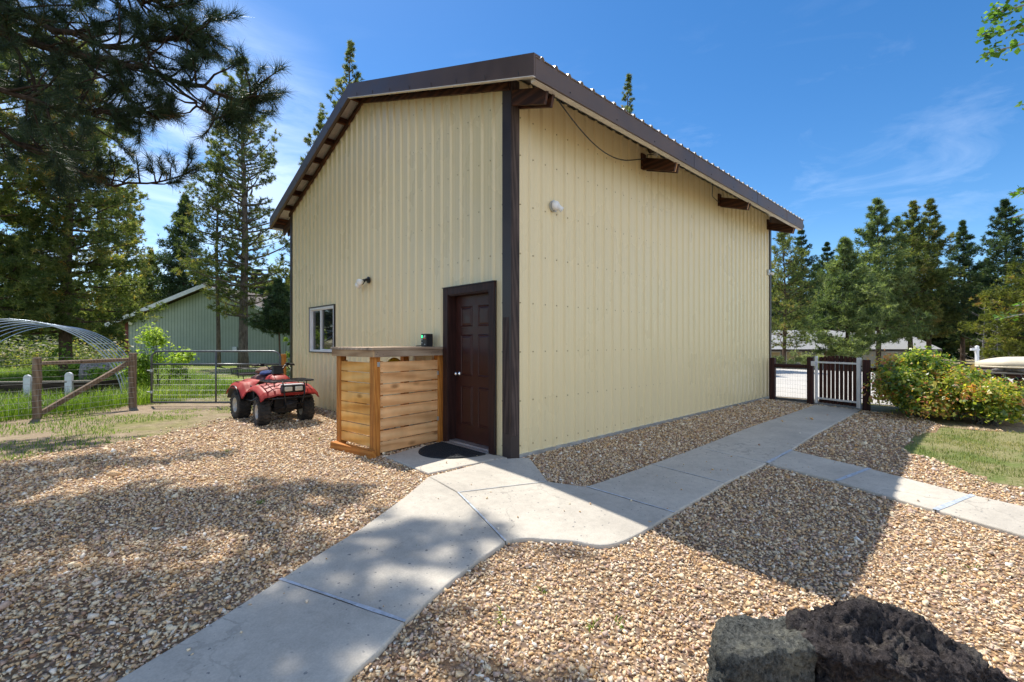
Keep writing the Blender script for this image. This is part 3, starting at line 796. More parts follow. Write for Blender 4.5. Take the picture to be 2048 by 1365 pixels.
# barge board, purlin ends and gable plate
for sign in (-1, 1):
    ye = YM + sign * (YM + EO - 0.03); mb = MB()
    mb.prism([(-GO + .002, ye, zroof(ye) - .03), (-GO + .002, YM, ZP - .03), (-GO + .002, YM, ZP - .225), (-GO + .002, ye, zroof(ye) - .225)], (0.036, 0, 0))
    mb.build('barge_board', M['stain_y'], shed)
    mb = MB(); ys = YM + sign * (YM + 0.02)
    mb.prism([(-0.062, ys, zroof(ys) - .165), (-0.062, YM, ZP - .165), (-0.062, YM, ZP - .245), (-0.062, ys, zroof(ys) - .245)], (0.038, 0, 0))
    mb.build('gable_plate', M['stain_y'], shed)
    for k in range(8):
        y = YM + sign * (0.10 + k * (YM + EO - 0.25) / 7)
        mb = MB(); ang = math.atan(SLO) * sign
        d = Vector((0, math.cos(ang), -math.sin(ang))); u = Vector((0, math.sin(ang), math.cos(ang)))
        c = Vector((0, y, zroof(y) - .035 - .07))
        mb.bar(c + Vector((-GO + .040, 0, 0)), c + Vector((0.10, 0, 0)), 0.042, 0.135, u)
        mb.build('purlin', M['stain'], shed, bevel=0.003)
# paired rafter tails carrying the eave
for k, x in enumerate((0.055, 3.06, 6.10, 9.08)):
    for sign in (-1, 1):
        if sign > 0 and k > 0: continue
        y0 = YM + sign * (YM + 0.0); y1 = YM + sign * (YM + EO - 0.045)
        zt0, zt1 = zroof(y0) - 0.235, zroof(y1) - 0.235
        mb = MB()
        for dx in (-0.052, 0.052):
            yy = y1 - sign * 0.05
            mb.prism([(x + dx - .019, y0, zt0), (x + dx - .019, y1, zt1), (x + dx - .019, yy, zt1 - .175), (x + dx - .019, y0, zt0 - .19)], (0.038, 0, 0))
        tail = mb.build('rafter_tail', M['stain_y'], shed, bevel=0.003)
        if k:
            mb = MB(); mb.bar((x, y1 - sign * .05, zt1 - .02), (x, y1 - sign * .085, zt1 - .155), 0.060, 0.03, (1, 0, 0)); mb.build('spacer_block', M['rawend'], tail)
            mb = MB(); mb.box(x - .105, x + .02, -0.028, 0.0, zt0 - .2, zt0 + 0.06) if sign < 0 else None
            if sign < 0: mb.build('bearing_block', M['stain_y'], tail)

# door: recessed slab with six raised panels, jamb and casing
door = MB()
y0, y1, z0, z1 = 0.362, 1.228, 0.075, 2.085
DX = 0.085          # door face sits this far behind the wall plane
door.box(DX, DX + 0.04, y0, y1, z0, z1)
w = (y1 - y0); st = 0.115; pw = (w - 3 * st) / 2
for r0, r1 in ((1.66, 1.94), (0.98, 1.55), (0.30, 0.84)):
    for c in range(2):
        a = y0 + st + c * (pw + st); b = a + pw
        fr = [(a, r0), (b, r0), (b, r1), (a, r1)]
        def ringp(ins, x): return [(x, a + ins, r0 + ins), (x, b - ins, r0 + ins), (x, b - ins, r1 - ins), (x, a + ins, r1 - ins)]
        rs = [ringp(0, DX - .0015), ringp(0.010, DX - .009), ringp(0.020, DX - .002), ringp(0.045, DX - .010)]
        vs = [p for q in rs for p in q]; fs = []
        for k in range(3):
            for i in range(4): fs.append((4*k + i, 4*k + (i+1) % 4, 4*k + 4 + (i+1) % 4, 4*k + 4 + i))
        fs.append((12, 13, 14, 15)); door.add(vs, fs)
d = door.build('door', M['door'], shed)
kn = MB(); ky, kz = y1 - 0.065, 1.0
kn.lathe([(0.034, 0), (0.034, 0.008), (0.014, 0.014), (0.012, 0.035), (0.026, 0.045), (0.030, 0.060), (0.022, 0.074), (0.0, 0.078)], (DX - .001, ky, kz), (-1, 0, 0), 18)
kn.build('door_knob', M['chrome'], d, smooth=True)
mb = MB(); mb.box(DX + .041, DX + .06, DOOR[0], DOOR[1], 0.02, DOOR[3]); mb.build('door_backing', M['door'], d)
fr = MB()
fr.box(-0.042, DX + .04, DOOR[0], y0 - .003, 0.02, z1 + .028); fr.box(-0.042, DX + .04, y1 + .003, DOOR[1], 0.02, z1 + .028)
fr.box(-0.042, DX + .04, y0 - .003, y1 + .003, z1 + .003, z1 + .028)
f_ = fr.build('door_jamb', M['doortrim'], shed, bevel=0.002)
cs = MB(); ci, co = 0.020, 0.112
cs.box(-0.062, -0.0215, DOOR[0] - co + ci, DOOR[0] + ci - .002, 0.015, DOOR[3] + .09)
cs.box(-0.062, -0.0215, DOOR[1] - ci + .002, DOOR[1] + co - ci, 0.015, DOOR[3] + .09)
cs.box(-0.060, -0.0215, DOOR[0] + ci - .002, DOOR[1] - ci + .002, DOOR[3] - .012, DOOR[3] + .09)
cs.build('door_casing', M['doortrim'], shed, bevel=0.004)
cp = MB(); cp.box(-0.072, -0.0215, DOOR[0] - co + .01, DOOR[1] + co - .01, DOOR[3] + .091, DOOR[3] + .101); cp.build('drip_cap', M['trim'], shed)
th = MB(); th.box(-0.10, DX + .05, DOOR[0] + .01, DOOR[1] - .01, 0.03, 0.055); th.box(-0.03, DX + .03, DOOR[0] + .02, DOOR[1] - .02, 0.055, 0.072)
th.build('threshold', M['alu'], shed, bevel=0.004)
cb = MB(); pts = [(-0.066, 0.216 + 0.006 * math.sin(z * 5), z) for z in np.arange(0.10, 2.2, 0.07)]
pts = [(-0.10, 0.16, 0.06)] + pts; cb.tube(pts, 0.006, 6); cb.build('door_cord', M['cable'], shed)

# window: white vinyl slider
wf = MB(); a, b, c0, c1 = WIN; fw = 0.042
wf.box(-0.045, 0.06, a, a + fw, c0, c1); wf.box(-0.045, 0.06, b - fw, b, c0, c1)
wf.box(-0.045, 0.06, a + fw, b - fw, c0, c0 + fw); wf.box(-0.045, 0.06, a + fw, b - fw, c1 - fw, c1)
win = wf.build('window_frame', M['white'], shed, bevel=0.003)
my = (a + b) / 2 + 0.06
sh = MB(); sh.box(-0.034, 0.02, my - .022, my + .022, c0 + fw, c1 - fw)
sh.box(-0.03, 0.02, a + fw, my - .022, c0 + fw, c0 + fw + .018); sh.box(-0.03, 0.02, a + fw, my - .022, c1 - fw - .018, c1 - fw)
sh.box(-0.008, 0.02, b - fw - .03, b - fw, c0 + fw, c1 - fw); sh.box(-0.008, 0.02, my + .022, b - fw - .03, c1 - fw - .02, c1 - fw)
sh.build('window_sash', M['white'], win, bevel=0.002)
gl = MB(); gl.box(0.0, 0.006, a + fw, my - .022, c0 + fw + .018, c1 - fw - .018); gl.build('window_pane', M['glass'], win)
gl = MB(); gl.box(0.012, 0.018, my + .022, b - fw - .03, c0 + fw, c1 - fw - .02); gl.build('window_pane', M['glass'], win)
tr = MB(); tr.box(-0.058, -0.0215, a - .03, b + .03, c1 + .001, c1 + .024); tr.box(-0.05, -0.0215, a - .03, a - .001, c0 - .02, c1); tr.box(-0.05, -0.0215, b + .001, b + .03, c0 - .02, c1)
tr.box(-0.05, -0.0215, a - .001, b + .001, c0 - .02, c0 - .001)
tr.build('window_trim', M['trim'], shed)

# ------------------------------------------------------------------ things fixed to the shed
fl = empty('flood_light', (-0.02, 3.70, 2.56), 0, 'twin flood light with two white bulbs above the shed window', 'light')
b_ = MB(); b_.lathe([(0.0, 0.0), (0.058, 0.0), (0.058, 0.022), (0.03, 0.034), (0.0, 0.036)], (0, 0, 0), (-1, 0, 0), 20)
b_.build('base_plate', M['black'], fl, smooth=False)
for (dy, dr) in ((0.10, Vector((-0.35, 0.75, -0.42))), (-0.05, Vector((-0.80, -0.30, -0.30)))):
    dr.normalize(); s0 = Vector((-0.035, dy * 0.3, 0.0)); s1 = s0 + dr * 0.085
    m_ = MB(); m_.tube([s0, s0 + Vector((-0.03, dy * .3, 0.005)), s1], [0.016, 0.018, 0.022], 10); m_.lathe([(0.022, 0), (0.033, 0.01), (0.033, 0.06), (0.0, 0.062)], s1 - dr * .01, dr, 16)
    sk = m_.build('lamp_socket', M['black'], fl)
    m_ = MB(); m_.lathe([(0.024, 0.0), (0.034, 0.02), (0.058, 0.075), (0.063, 0.092), (0.058, 0.102), (0.03, 0.112), (0.0, 0.115)], s1 + dr * .035, dr, 20)
    m_.build('bulb', M['bulb'], sk, smooth=True)

cam_ = empty('security_light', (0.76, -0.005, 3.25), 0, 'small white round sensor light high on the side wall near the corner', 'light')
m_ = MB(); m_.lathe([(0.0, 0), (0.075, 0), (0.075, 0.03), (0.0, 0.031)], (0, 0, 0), (0, -1, 0), 22); m_.build('mounting_plate', M['galv'], cam_)
m_ = MB(); m_.lathe([(0.0, 0), (0.062, 0.001), (0.066, 0.02), (0.055, 0.05), (0.03, 0.062), (0.0, 0.065)], (0, -0.031, 0), (0, -1, 0), 22); m_.build('dome', M['white'], cam_, smooth=True)
m_ = MB(); dd = Vector((0.55, -0.55, -0.6)).normalized(); o_ = Vector((0.01, -0.07, -0.01)); m_.lathe([(0.0, 0), (0.034, 0.002), (0.036, 0.085), (0.028, 0.086), (0.026, 0.055), (0, 0.056)], o_, dd, 18); m_.build('spout', M['white'], cam_)
fx = empty('wall_fixture', (9.02, -0.005, 3.22), 0, 'tiny pale fixture at the far end of the side wall', 'light')
m_ = MB(); m_.box(-.05, .05, -.05, -.0, -.07, .07); m_.build('housing', M['galv'], fx, bevel=0.01)
m_ = MB(); m_.lathe([(0.02, 0), (0.035, 0.05), (0.035, 0.09), (0, 0.092)], (0.02, -.05, -.02), Vector((.6, -.6, -.2)), 12); m_.build('bulb', M['white'], fx)
cbl = MB()
pts = []
for i in range(19):
    t_ = i / 18; x = 0.16 + (3.0 - 0.16) * t_
    pts.append((x, -0.56 + 0.47 * min(1, t_ * 1.3) , 4.30 + 0.24 * t_ - 0.34 * math.sin(math.pi * t_ * 0.92) * (1 - .25 * t_)))
pts += [(3.06, -0.06, 4.56), (3.3, -0.10, 4.63)]
cbl.tube(pts, 0.008, 6)
o = cbl.build('hanging_cable', M['cable']); tag(o, 'black cable drooping under the eave along the side wall', 'cable')
m_ = MB(); pts = [(3.3 + i * 0.22, -0.30 - 0.25 * math.sin(i * .4), 4.36 + .03 * math.sin(i * 1.3)) for i in range(13)]
m_.tube(pts, 0.007, 5); o = m_.build('eave_cable', M['cable']); tag(o, 'thin black cable clipped beneath the eave past the middle rafter', 'cable')
jb_ = empty('junction_box', (3.06, -0.10, 4.60), 0, 'round brown junction box and small white eave lamp above the middle rafter tail', 'junction box')
m_ = MB(); m_.lathe([(0, 0), (0.07, 0), (0.07, 0.05), (0, 0.052)], (0.0, 0, 0.04), (0, -1, 0), 10); m_.build('box_body', M['trim'], jb_)
m_ = MB(); m_.lathe([(0.02, 0), (0.03, 0.04), (0.04, 0.06), (0.0, 0.075)], (0.10, -.02, -.02), Vector((.4, -.8, -.3)), 12); m_.build('bulb', M['bulb'], jb_, smooth=True)

# door mat, half round with a knobbly edge
m_ = MB(); n = 34; rim = []
for i in range(n + 1):
    a = math.pi * i / n; rim.append((-0.125 - 0.60 * math.sin(a) ** 0.9, 0.80 - 0.47 * math.cos(a)))
zt = 0.036
vs = [(-0.125, 0.80, zt + .016)] + [(x, y, zt + .016) for x, y in rim] + [(x * 1.012, y, zt) for x, y in rim]
fs = [(0, i + 1, i + 2) for i in range(n)] + [(i + 1, n + 2 + i, n + 3 + i, i + 2) for i in range(n)]
m_.add(vs, fs)
for i in range(14):
    for j in range(20):
        x = -0.15 - i * 0.042; y = 0.35 + j * 0.047 + (i % 2) * .023
        if ((x + .125) / .58) ** 2 + ((y - .8) / .45) ** 2 < 1: m_.lathe([(0.015, 0), (0.011, 0.009), (0, 0.010)], (x, y, zt + .0155), (0, 0, 1), 6)
o = m_.build('door_mat', M['mat']); tag(o, 'black half round rubber mat lying in front of the brown door', 'door mat')
m_ = MB(); m_.box(-.21, .21, -.28, .28, 0, .045); o = m_.build('paver', M['concrete'], bevel=.008); o.location = (-.30, 3.75, 0.0); tag(o, 'flat grey concrete paver at the gable wall between the quad bike and the counter', 'paver')
def Pz(px, py, z):
    Y = F * (CH - z) / (py - HOR); w = CW((px - 1024.0) / F * Y, Y); return Vector((w[0], w[1], z))

# ------------------------------------------------------------------ slatted timber counter by the door
BX, BY = G(748, 917)
bar = empty('bar_counter', (BX, BY, 0), R(8), 'chest high slatted cedar counter with a weathered top beside the brown door', 'counter')
BL, BD, BH = 1.165, 0.86, 1.262
for (x, y) in ((0, 0), (BL - .095, 0), (0, BD - .095), (BL - .095, BD - .095)):
    m_ = MB(); m_.box(x, x + .095, y, y + .095, 0.0 if y == 0 else 0.0, BH); m_.build('post', M['treated'], bar, bevel=0.006)
rr = random.Random(4)
pl = MB(); z = 0.045
for k in range(8):
    h = 0.133; tilt = rr.uniform(-.004, .004); g_ = 0.011 + rr.uniform(-.003, .006)
    x0, x1 = .098 + rr.uniform(0, .004), BL - .098
    v = [(x0, .012, z), (x1, .012, z + tilt), (x1, .012, z + h + tilt - rr.uniform(0, .004)), (x0, .012, z + h - rr.uniform(0, .004))]
    pl.prism(v, (0, .024, 0)); z += h + g_
for k in range(8):
    for dx in (.125, BL - .125):
        for dz in (.035, .10): pl.lathe([(.0045, 0), (.004, .002), (0, .0022)], (dx, .0122, .05 + k * .146 + dz), (0, -1, 0), 6, 1)
gate_ = pl.build('front_slat', [M['cedar_x'], M['black']], bar, bevel=0.0015)
for xa in (.125, BL - .16): m_ = MB(); m_.box(xa, xa + .035, .036, .07, .05, 1.20); m_.build('front_batten', M['treated'], bar)
for z in (0.33, 0.98): m_ = MB(); m_.box(BL - .112, BL - .088, -.006, .012, z, z + .055); m_.build('hinge', M['galv'], bar, bevel=.002)
m_ = MB(); m_.box(.045, .082, -.010, 0.0, 1.135, 1.195); m_.box(.052, .070, -.018, -.010, 1.15, 1.18); m_.build('latch', M['galv'], bar, bevel=.002)
pl = MB(); z = 0.128
for k in range(8):
    h = 0.124; tilt = rr.uniform(-.003, .003); g_ = 0.010 + rr.uniform(-.002, .004)
    pl.prism([(.014, .098, z), (.014, BD - .098, z + tilt), (.014, BD - .098, z + h + tilt), (.014, .098, z + h - rr.uniform(0, .003))], (.024, 0, 0)); z += h + g_
pl.build('side_slat', M['cedar_y'], bar, bevel=0.002)
for ya in (.12, BD - .155): m_ = MB(); m_.box(.040, .075, ya, ya + .035, .1, 1.2); m_.build('side_batten', M['treated'], bar)
m_ = MB(); m_.box(-.085, -.004, -.055, BD + .01, 0.0, .105); m_.build('base_board', M['treated_y'], bar, bevel=.004)
m_ = MB(); m_.box(-.05, -.025, -.05, BD + .03, BH - .004, BH + .082); m_.build('apron', M['bartop_y'], bar, bevel=.003)
m_ = MB(); m_.box(-.0245, BL, BD + .005, BD + .03, BH - .004, BH + .082); m_.build('apron', M['bartop'], bar, bevel=.003)
nb = MB(); nb.box(-.0245, BL + .02, -.05, -.025, BH - .004, BH + .082)
for dx, dz in ((.0, .03), (.02, .055), (.05, .02), (.10, .03), (.9, .03), (1.02, .05)): nb.lathe([(.005, 0), (.004, .002), (0, .0022)], (dx, -.0502, BH + dz), (0, -1, 0), 6, 1)
nb.build('apron', [M['bartop'], M['black']], bar, bevel=.002)
m_ = MB(); yy = -.065
for k in range(6):
    w = (BD + .105) / 6; m_.box(-.068, BL + .03, yy, yy + w - .004, BH + .083, BH + .117); yy += w
m_.build('countertop', M['bartop'], bar, bevel=.004)
for z in (.62, 1.06): m_ = MB(); m_.box(.1, BL - .1, .42, BD - .02, z, z + .02); m_.build('shelf', M['treated'], bar)

def at_bar(x, y, z):
    c, s = math.cos(R(8)), math.sin(R(8)); return (BX + x * c - y * s, BY + x * s + y * c, z)
bx_ = empty('battery_charger', at_bar(1.05, .22, BH + .118), R(-6), 'small black charger box with a green lamp and orange stripe standing on the counter top', 'charger')
m_ = MB(); m_.box(-.055, .055, -.082, .082, 0, .185); m_.build('case', M['black'], bx_, bevel=.008)
m_ = MB(); m_.box(-.0585, -.055, .028, .062, .125, .165); m_.build('status_lamp', M['greenlamp'], bx_)
m_ = MB(); m_.box(-.0585, -.055, .030, .060, .092, .120); m_.build('label_plate', plain('grey_label', (.30, .38, .34), .5), bx_)
m_ = MB(); m_.box(-.0585, -.055, -.068, .006, .112, .123); m_.build('stripe', M['orange'], bx_)
m_ = MB(); rr = random.Random(2)
for k in range(5): m_.box(-.0585, -.055, -.010 - k * .012, -.002 - k * .012, .131, .146)
for k in range(3): m_.box(-.0585, -.055, -.030 - k * .013, -.022 - k * .013, .150, .162)
m_.build('lettering', M['whitemetal'], bx_)
m_ = MB(); m_.box(-.0585, -.055, -.055, -.030, .030, .038); m_.build('badge', M['whitemetal'], bx_); m_ = MB(); m_.lathe([(.008, 0), (.006, .008), (0, .009)], (-.055, .045, .055), (-1, 0, 0), 10); m_.build('button', M['whitemetal'], bx_)
m_ = MB(); m_.tube([(-.03, .082, .02), (-.05, .12, .012), (-.10, .15, .008), (-.06, .19, .008)], .006, 6); m_.build('lead', M['cable'], bx_)
yb = MB(); yb.grid(lambda u, v: at_bar(.62 + u * .24 , .46 + v * .22, 1.08 + .135 * math.sqrt(max(0, math.sin(math.pi * u) * math.sin(math.pi * v))) + .01 * math.sin(9*u+7*v)), [i / 12 for i in range(13)], [i / 10 for i in range(11)])
o = yb.build('bag', M['yellow'], smooth=True); tag(o, 'bright yellow bag lying on the shelf inside the timber counter', 'bag')

# ------------------------------------------------------------------ quad bike, nose towards the camera
atv = empty('quad_bike', (-1.16, 5.26, 0.0), R(3), 'muddy red quad bike with black racks parked on the gravel by the gable wall', 'quad bike'); atv.scale = (.93, .95, .96)
def wheel_meshes(Rr, W):
    ty = MB(); w = W / 2; r0 = Rr * .47
    prof = [(r0, -w*.72), (r0 + .012, -w*.86), (Rr*.72, -w), (Rr*.90, -w*.93), (Rr*.955, -w*.70), (Rr*.965, 0), (Rr*.955, w*.70), (Rr*.90, w*.93), (Rr*.72, w), (r0 + .012, w*.86), (r0, w*.72)]
    ty.lathe(prof, (0, 0, 0), (1, 0, 0), 36)
    n = 22
    for i in range(n):
        a = 2 * math.pi * i / n
        for s in (-1, 1):
            aa = a + (math.pi / n if s > 0 else 0)
            d = Vector((0, math.cos(aa), math.sin(aa))); d2 = Vector((0, math.cos(aa + .13), math.sin(aa + .13)))
            ty.bar(Vector((s * w * .06, 0, 0)) + d2 * Rr * .975, Vector((s * w * .80, 0, 0)) + d * Rr * .965, .030, .032, d)
            ty.bar(Vector((s * w * .78, 0, 0)) + d * Rr * .955, Vector((s * w * 1.0, 0, 0)) + d * Rr * .82, .032, .024, Vector((s, 0, 0)) + d)
    rm = MB(); rr0 = r0 + .004
    for s in (-1, 1):
        rm.lathe([(rr0, s*w*.80), (rr0 + .008, s*w*.86), (rr0 - .012, s*w*.82), (rr0 - .02, s*w*.55), (rr0 * .62, s*w*.42), (rr0 * .45, s*w*.50), (rr0 * .2, s*w*.52), (0, s*w*.52)], (0, 0, 0), (1, 0, 0), 28)
        for i in range(4):
            a = math.pi / 4 + i * math.pi / 2; rm.lathe([(.011, 0), (.011, .012), (0, .013)], (s*w*.50, math.cos(a) * rr0 * .36, math.sin(a) * rr0 * .36), (s, 0, 0), 6)
        rm.lathe([(.03, 0), (.03, .018), (.02, .026), (0, .027)], (s*w*.52, 0, 0), (s, 0, 0), 14)
    return ty, rm
for front in (True, False):
    Rr, W = (.262, .21) if front else (.285, .25)
    ty, rm = wheel_meshes(Rr, W); first = None
    for s in (-1, 1):
        wl = bpy.data.objects.new('wheel', None); COL.objects.link(wl); wl.parent = atv
        wl.location = (s * (.40 if front else .41), -.57 if front else .60, Rr - .012); wl.empty_display_size = .1
        wl.rotation_euler = (rr.uniform(0, 1), 0, R(-6) if front else 0)
        if first is None:
            first = (ty.build('tyre', M['rubber'], wl), rm.build('rim', M['rim'], wl, smooth=True))
        else:
            for f_ in first:
                c_ = f_.copy(); COL.objects.link(c_); c_.parent = wl
def S(a, b, t): 
    t = min(1, max(0, (t - a) / (b - a))); return t * t * (3 - 2 * t)
def fshell(zf, xs, ys, name, mat, sol=.012):
    m_ = MB(); m_.grid(lambda x, y: zf(x, y), xs, ys); o = m_.build(name, mat, atv, smooth=True, solid=sol); return o
lin = lambda a, b, n: [a + (b - a) * i / (n - 1) for i in range(n)]
def zfront(x, y):
    ax = abs(x); z = .735 - .030 * S(.24, .40, ax) - .075 * S(.44, .53, ax) - .085 * S(-.50, -.95, y) - .085 * S(-.90, -.99, y) - .02 * S(-.35, -.2, y)
    z += .018 * S(.16, .12, ax)
    yy = y + .10 * S(.25, .53, ax) * S(-.7, -1.0, y)
    return (x, yy, z)
fshell(zfront, lin(-.53, .53, 33), lin(-1.0, -.20, 20), 'front_fender', M['red'])
def zrear(x, y):
    ax = abs(x); z = .76 - .04 * S(.24, .36, ax) - .12 * S(.44, .54, ax) - .05 * S(.75, 1.05, y) - .16 * S(.32, .08, y) * S(.2, .4, ax) - .10 * S(.98, 1.1, y)
    return (x, y, z)
fshell(zrear, lin(-.54, .54, 31), lin(.08, 1.10, 22), 'rear_fender', M['fadered'])
# black wheel flares
for s in (-1, 1):
    m_ = MB()
    def fl_(u, v):
        a = math.pi * (.10 + .80 * u); r = .335 + .05 * v
        return (s * (.40 + .15 * v), .60 - math.cos(a) * r * 1.05, .27 + math.sin(a) * r)
    m_.grid(fl_, lin(0, 1, 20), lin(0, 1, 5)); m_.build('wheel_flare', M['black'], atv, smooth=True, solid=.01)
    m_ = MB(); m_.grid(lambda u, v: (s * (.30 + .14 * v), -.22 + .42 * u, .36 + .05 * S(0, 1, v) + .22 * S(.6, 1, 1 - u) * (1 - v)), lin(0, 1, 10), lin(0, 1, 5)); m_.build('footboard', M['black'], atv, smooth=True, solid=.015)
    m_ = MB(); m_.prism([(s * .34, -.02, .40), (s * .34, .28, .30), (s * .34, .42, .45), (s * .34, .30, .68), (s * .34, .02, .66)], (s * .02, 0, 0)); m_.build('side_panel', M['black'], atv, bevel=.01)
# tank cover, seat
def loft(name, secs, mat, smooth=True, bev=0):
    m_ = MB(); n = len(secs[0])
    vs = [p for s_ in secs for p in s_]; fs = []
    for i in range(len(secs) - 1):
        for j in range(n): fs.append((i*n + j, i*n + (j+1) % n, (i+1)*n + (j+1) % n, (i+1)*n + j))
    fs += [tuple(range(n))[::-1], tuple((len(secs)-1)*n + j for j in range(n))]
    m_.add(vs, fs); return m_.build(name, mat, atv, smooth=smooth, bevel=bev)
def ell(y, w, zb, zt, n=18, p=.75):
    out = []
    for i in range(n):
        a = 2 * math.pi * i / n; c, s_ = math.cos(a), math.sin(a)
        out.append((w * math.copysign(abs(c) ** p, c), y, (zb + zt) / 2 + (zt - zb) / 2 * math.copysign(abs(s_) ** p, s_)))
    return out
loft('tank_cover', [ell(-.50, .13, .66, .76), ell(-.40, .19, .62, .86), ell(-.22, .20, .60, .90), ell(-.05, .17, .60, .88), ell(.10, .14, .60, .82)], M['red'])
loft('seat', [ell(.00, .13, .66, .84), ell(.12, .16, .64, .85), ell(.40, .18, .64, .84), ell(.66, .19, .64, .85), ell(.80, .17, .66, .82)], M['seatcloth'])
loft('engine_block', [ell(-.62, .20, .20, .48, 12, .5), ell(-.30, .25, .18, .62, 12, .5), ell(.25, .25, .18, .64, 12, .5), ell(.72, .20, .22, .60, 12, .5)], M['engine'], False)
m_ = MB()
for y in (-.57, .60): m_.tube([(-.40, y, .26), (.40, y, .26)], .032, 10)
for s in (-1, 1):
    m_.tube([(s*.12, -.72, .30), (s*.30, -.58, .26)], .018, 8); m_.tube([(s*.15, -.52, .60), (s*.30, -.56, .30)], .030, 10); m_.tube([(s*.15, .50, .62), (s*.28, .60, .30)], .030, 10)
    m_.tube([(s*.14, -.95, .34), (s*.16, -.3, .22), (s*.16, .5, .22), (s*.14, .95, .40)], .018, 8)
m_.build('chassis', M['engine'], atv)
m_ = MB(); m_.box(-.10, .10, -.93, -.80, .30, .44); m_.box(-.05, .05, -.96, -.93, .36, .42); m_.build('skid_plate', M['black'], atv, bevel=.015)
# lamps
m_ = MB(); m_.prism([(-.21, -1.005, .60), (.21, -1.005, .60), (.19, -1.02, .725), (-.19, -1.02, .725)], (0, .12, .01)); m_.build('headlight_surround', M['black'], atv, bevel=.012)
m_ = MB(); m_.box(-.19, .19, -1.03, -.86, .735, .748); m_.build('headlight_hood', M['whitemetal'], atv, bevel=.004)
for s in (-1, 1):
    x0, x1 = sorted((s * .025, s * .165)); m_ = MB(); m_.box(x0, x1, -1.034, -1.0, .628, .708); m_.build('headlight', M['lens'], atv, bevel=.014)
m_ = MB(); m_.box(-.24, .24, -.985, -.955, .548, .588); m_.build('nose_strip', M['red'], atv, bevel=.008)
# bumper
m_ = MB()
for s in (-1, 1): m_.tube([(s*.10, -.88, .28), (s*.13, -1.02, .36), (s*.17, -1.06, .52), (s*.19, -1.055, .66), (s*.19, -1.00, .80)], .013, 8)
m_.tube([(-.36, -.99, .50), (-.30, -1.05, .515), (.30, -1.05, .515), (.36, -.99, .50)], .013, 8); m_.tube([(-.16, -1.04, .40), (.16, -1.04, .40)], .010, 8)
m_.build('bumper', M['blackmetal'], atv, smooth=True)
# racks
def rack(name, x, y0, y1, z, nsl, lip):
    m_ = MB(); c = .07
    loop = [(-x + c, y0, z), (x - c, y0, z), (x - .02, y0 + .02, z), (x, y0 + c, z), (x, y1 - c, z), (x - .02, y1 - .02, z), (x - c, y1, z), (-x + c, y1, z), (-x + .02, y1 - .02, z), (-x, y1 - c, z), (-x, y0 + c, z), (-x + .02, y0 + .02, z), (-x + c, y0, z)]
    m_.tube(loop, .013, 8)
    for i in range(nsl):
        y = y0 + (y1 - y0) * (i + 1) / (nsl + 1); m_.bar((-x, y, z), (x, y, z), .03, .012)
    for sx in (-.5, 0, .5): m_.bar((x * sx * 1.5, y0, z + .007), (x * sx * 1.5, y1, z + .007), .016, .008)
    for sx in (-1, 1):
        for yy in (y0 + .12, y1 - .1): m_.tube([(sx * x * .75, yy, z), (sx * x * .72, yy, z - .10)], .009, 6)
    if lip:
        m_.tube([(-x, y1 - .12, z), (-x, y1 - .02, z + .10), (x, y1 - .02, z + .10), (x, y1 - .12, z)], .012, 8)
        for sx in (-1, 1): m_.tube([(sx * x, y0 + .05, z), (sx * x, y0 + .08, z + .09), (sx * x, y1 - .02, z + .10)], .011, 8)
    return m_.build(name, M['blackmetal'], atv)
rack('front_rack', .40, -1.0, -.40, .80, 4, False); rack('rear_rack', .44, .62, 1.16, .86, 4, True)
# steering
m_ = MB(); m_.tube([(0, -.30, .80), (0, -.20, .98)], .028, 10)
m_.tube([(-.38, -.02, 1.06), (-.28, -.06, 1.07), (-.18, -.14, 1.06), (-.12, -.19, .99), (.12, -.19, .99), (.18, -.14, 1.06), (.28, -.06, 1.07), (.38, -.02, 1.06)], .013, 8)
hb = m_.build('handlebar', M['blackmetal'], atv, smooth=True)
for s in (-1, 1):
    m_ = MB(); m_.tube([(s*.40, -.015, 1.06), (s*.28, -.06, 1.07)], .019, 10); m_.build('grip', M['rubber'], hb, smooth=True)
    m_ = MB(); m_.tube([(s*.22, -.13, 1.065), (s*.28, -.14, 1.055), (s*.38, -.10, 1.045)], .007, 6); m_.box(s*.235 - .03, s*.235 + .03, -.13, -.06, 1.04, 1.10); m_.build('brake_lever', M['blackmetal'], hb)
m_ = MB(); m_.prism([(-.10, -.30, .90), (.10, -.30, .90), (.085, -.24, 1.04), (-.085, -.24, 1.04)], (0, .11, .0)); m_.tube([(-.20, -.30, 1.00), (-.14, -.34, 1.05), (.14, -.34, 1.05), (.20, -.30, 1.0)], .012, 6); m_.build('instrument_pod', M['black'], hb, bevel=.015)
m_ = MB(); m_.tube([(-.16, -.14, 1.05), (-.20, -.30, 1.02), (-.14, -.42, .88), (-.10, -.46, .78)], .005, 5); m_.build('control_cable', M['cable'], hb); m_ = MB(); m_.tube([(.18, -.14, 1.05), (.22, -.32, 1.0), (.13, -.44, .86), (.10, -.47, .78)], .005, 5); m_.build('control_cable', M['cable'], hb)
for s in (-1, 1):
    m_ = MB(); pts = [(s * .235 + .030 * math.cos(i * .8), -.545 + .03 * math.sin(i * .8) , .34 + i * .0055) for i in range(44)]; m_.tube(pts, .006, 5); m_.build('shock_spring', M['rim'], atv)
bd = empty('cloth_bundle', (-1.16, 5.52, .845), R(10), 'rolled brown and blue cloths lying on the quad bike seat', 'bundle')
m_ = MB()
def blob(u, v, rx, ry, rz, ph):
    a = 2 * math.pi * u; b = math.pi * v; k = 1 + .12 * math.sin(3 * a + ph) * math.sin(b) + .07 * math.sin(5 * b + 2 * a + ph)
    return (rx * math.cos(a) * math.sin(b) * k, ry * math.sin(a) * math.sin(b) * k, rz * math.cos(b) * k)
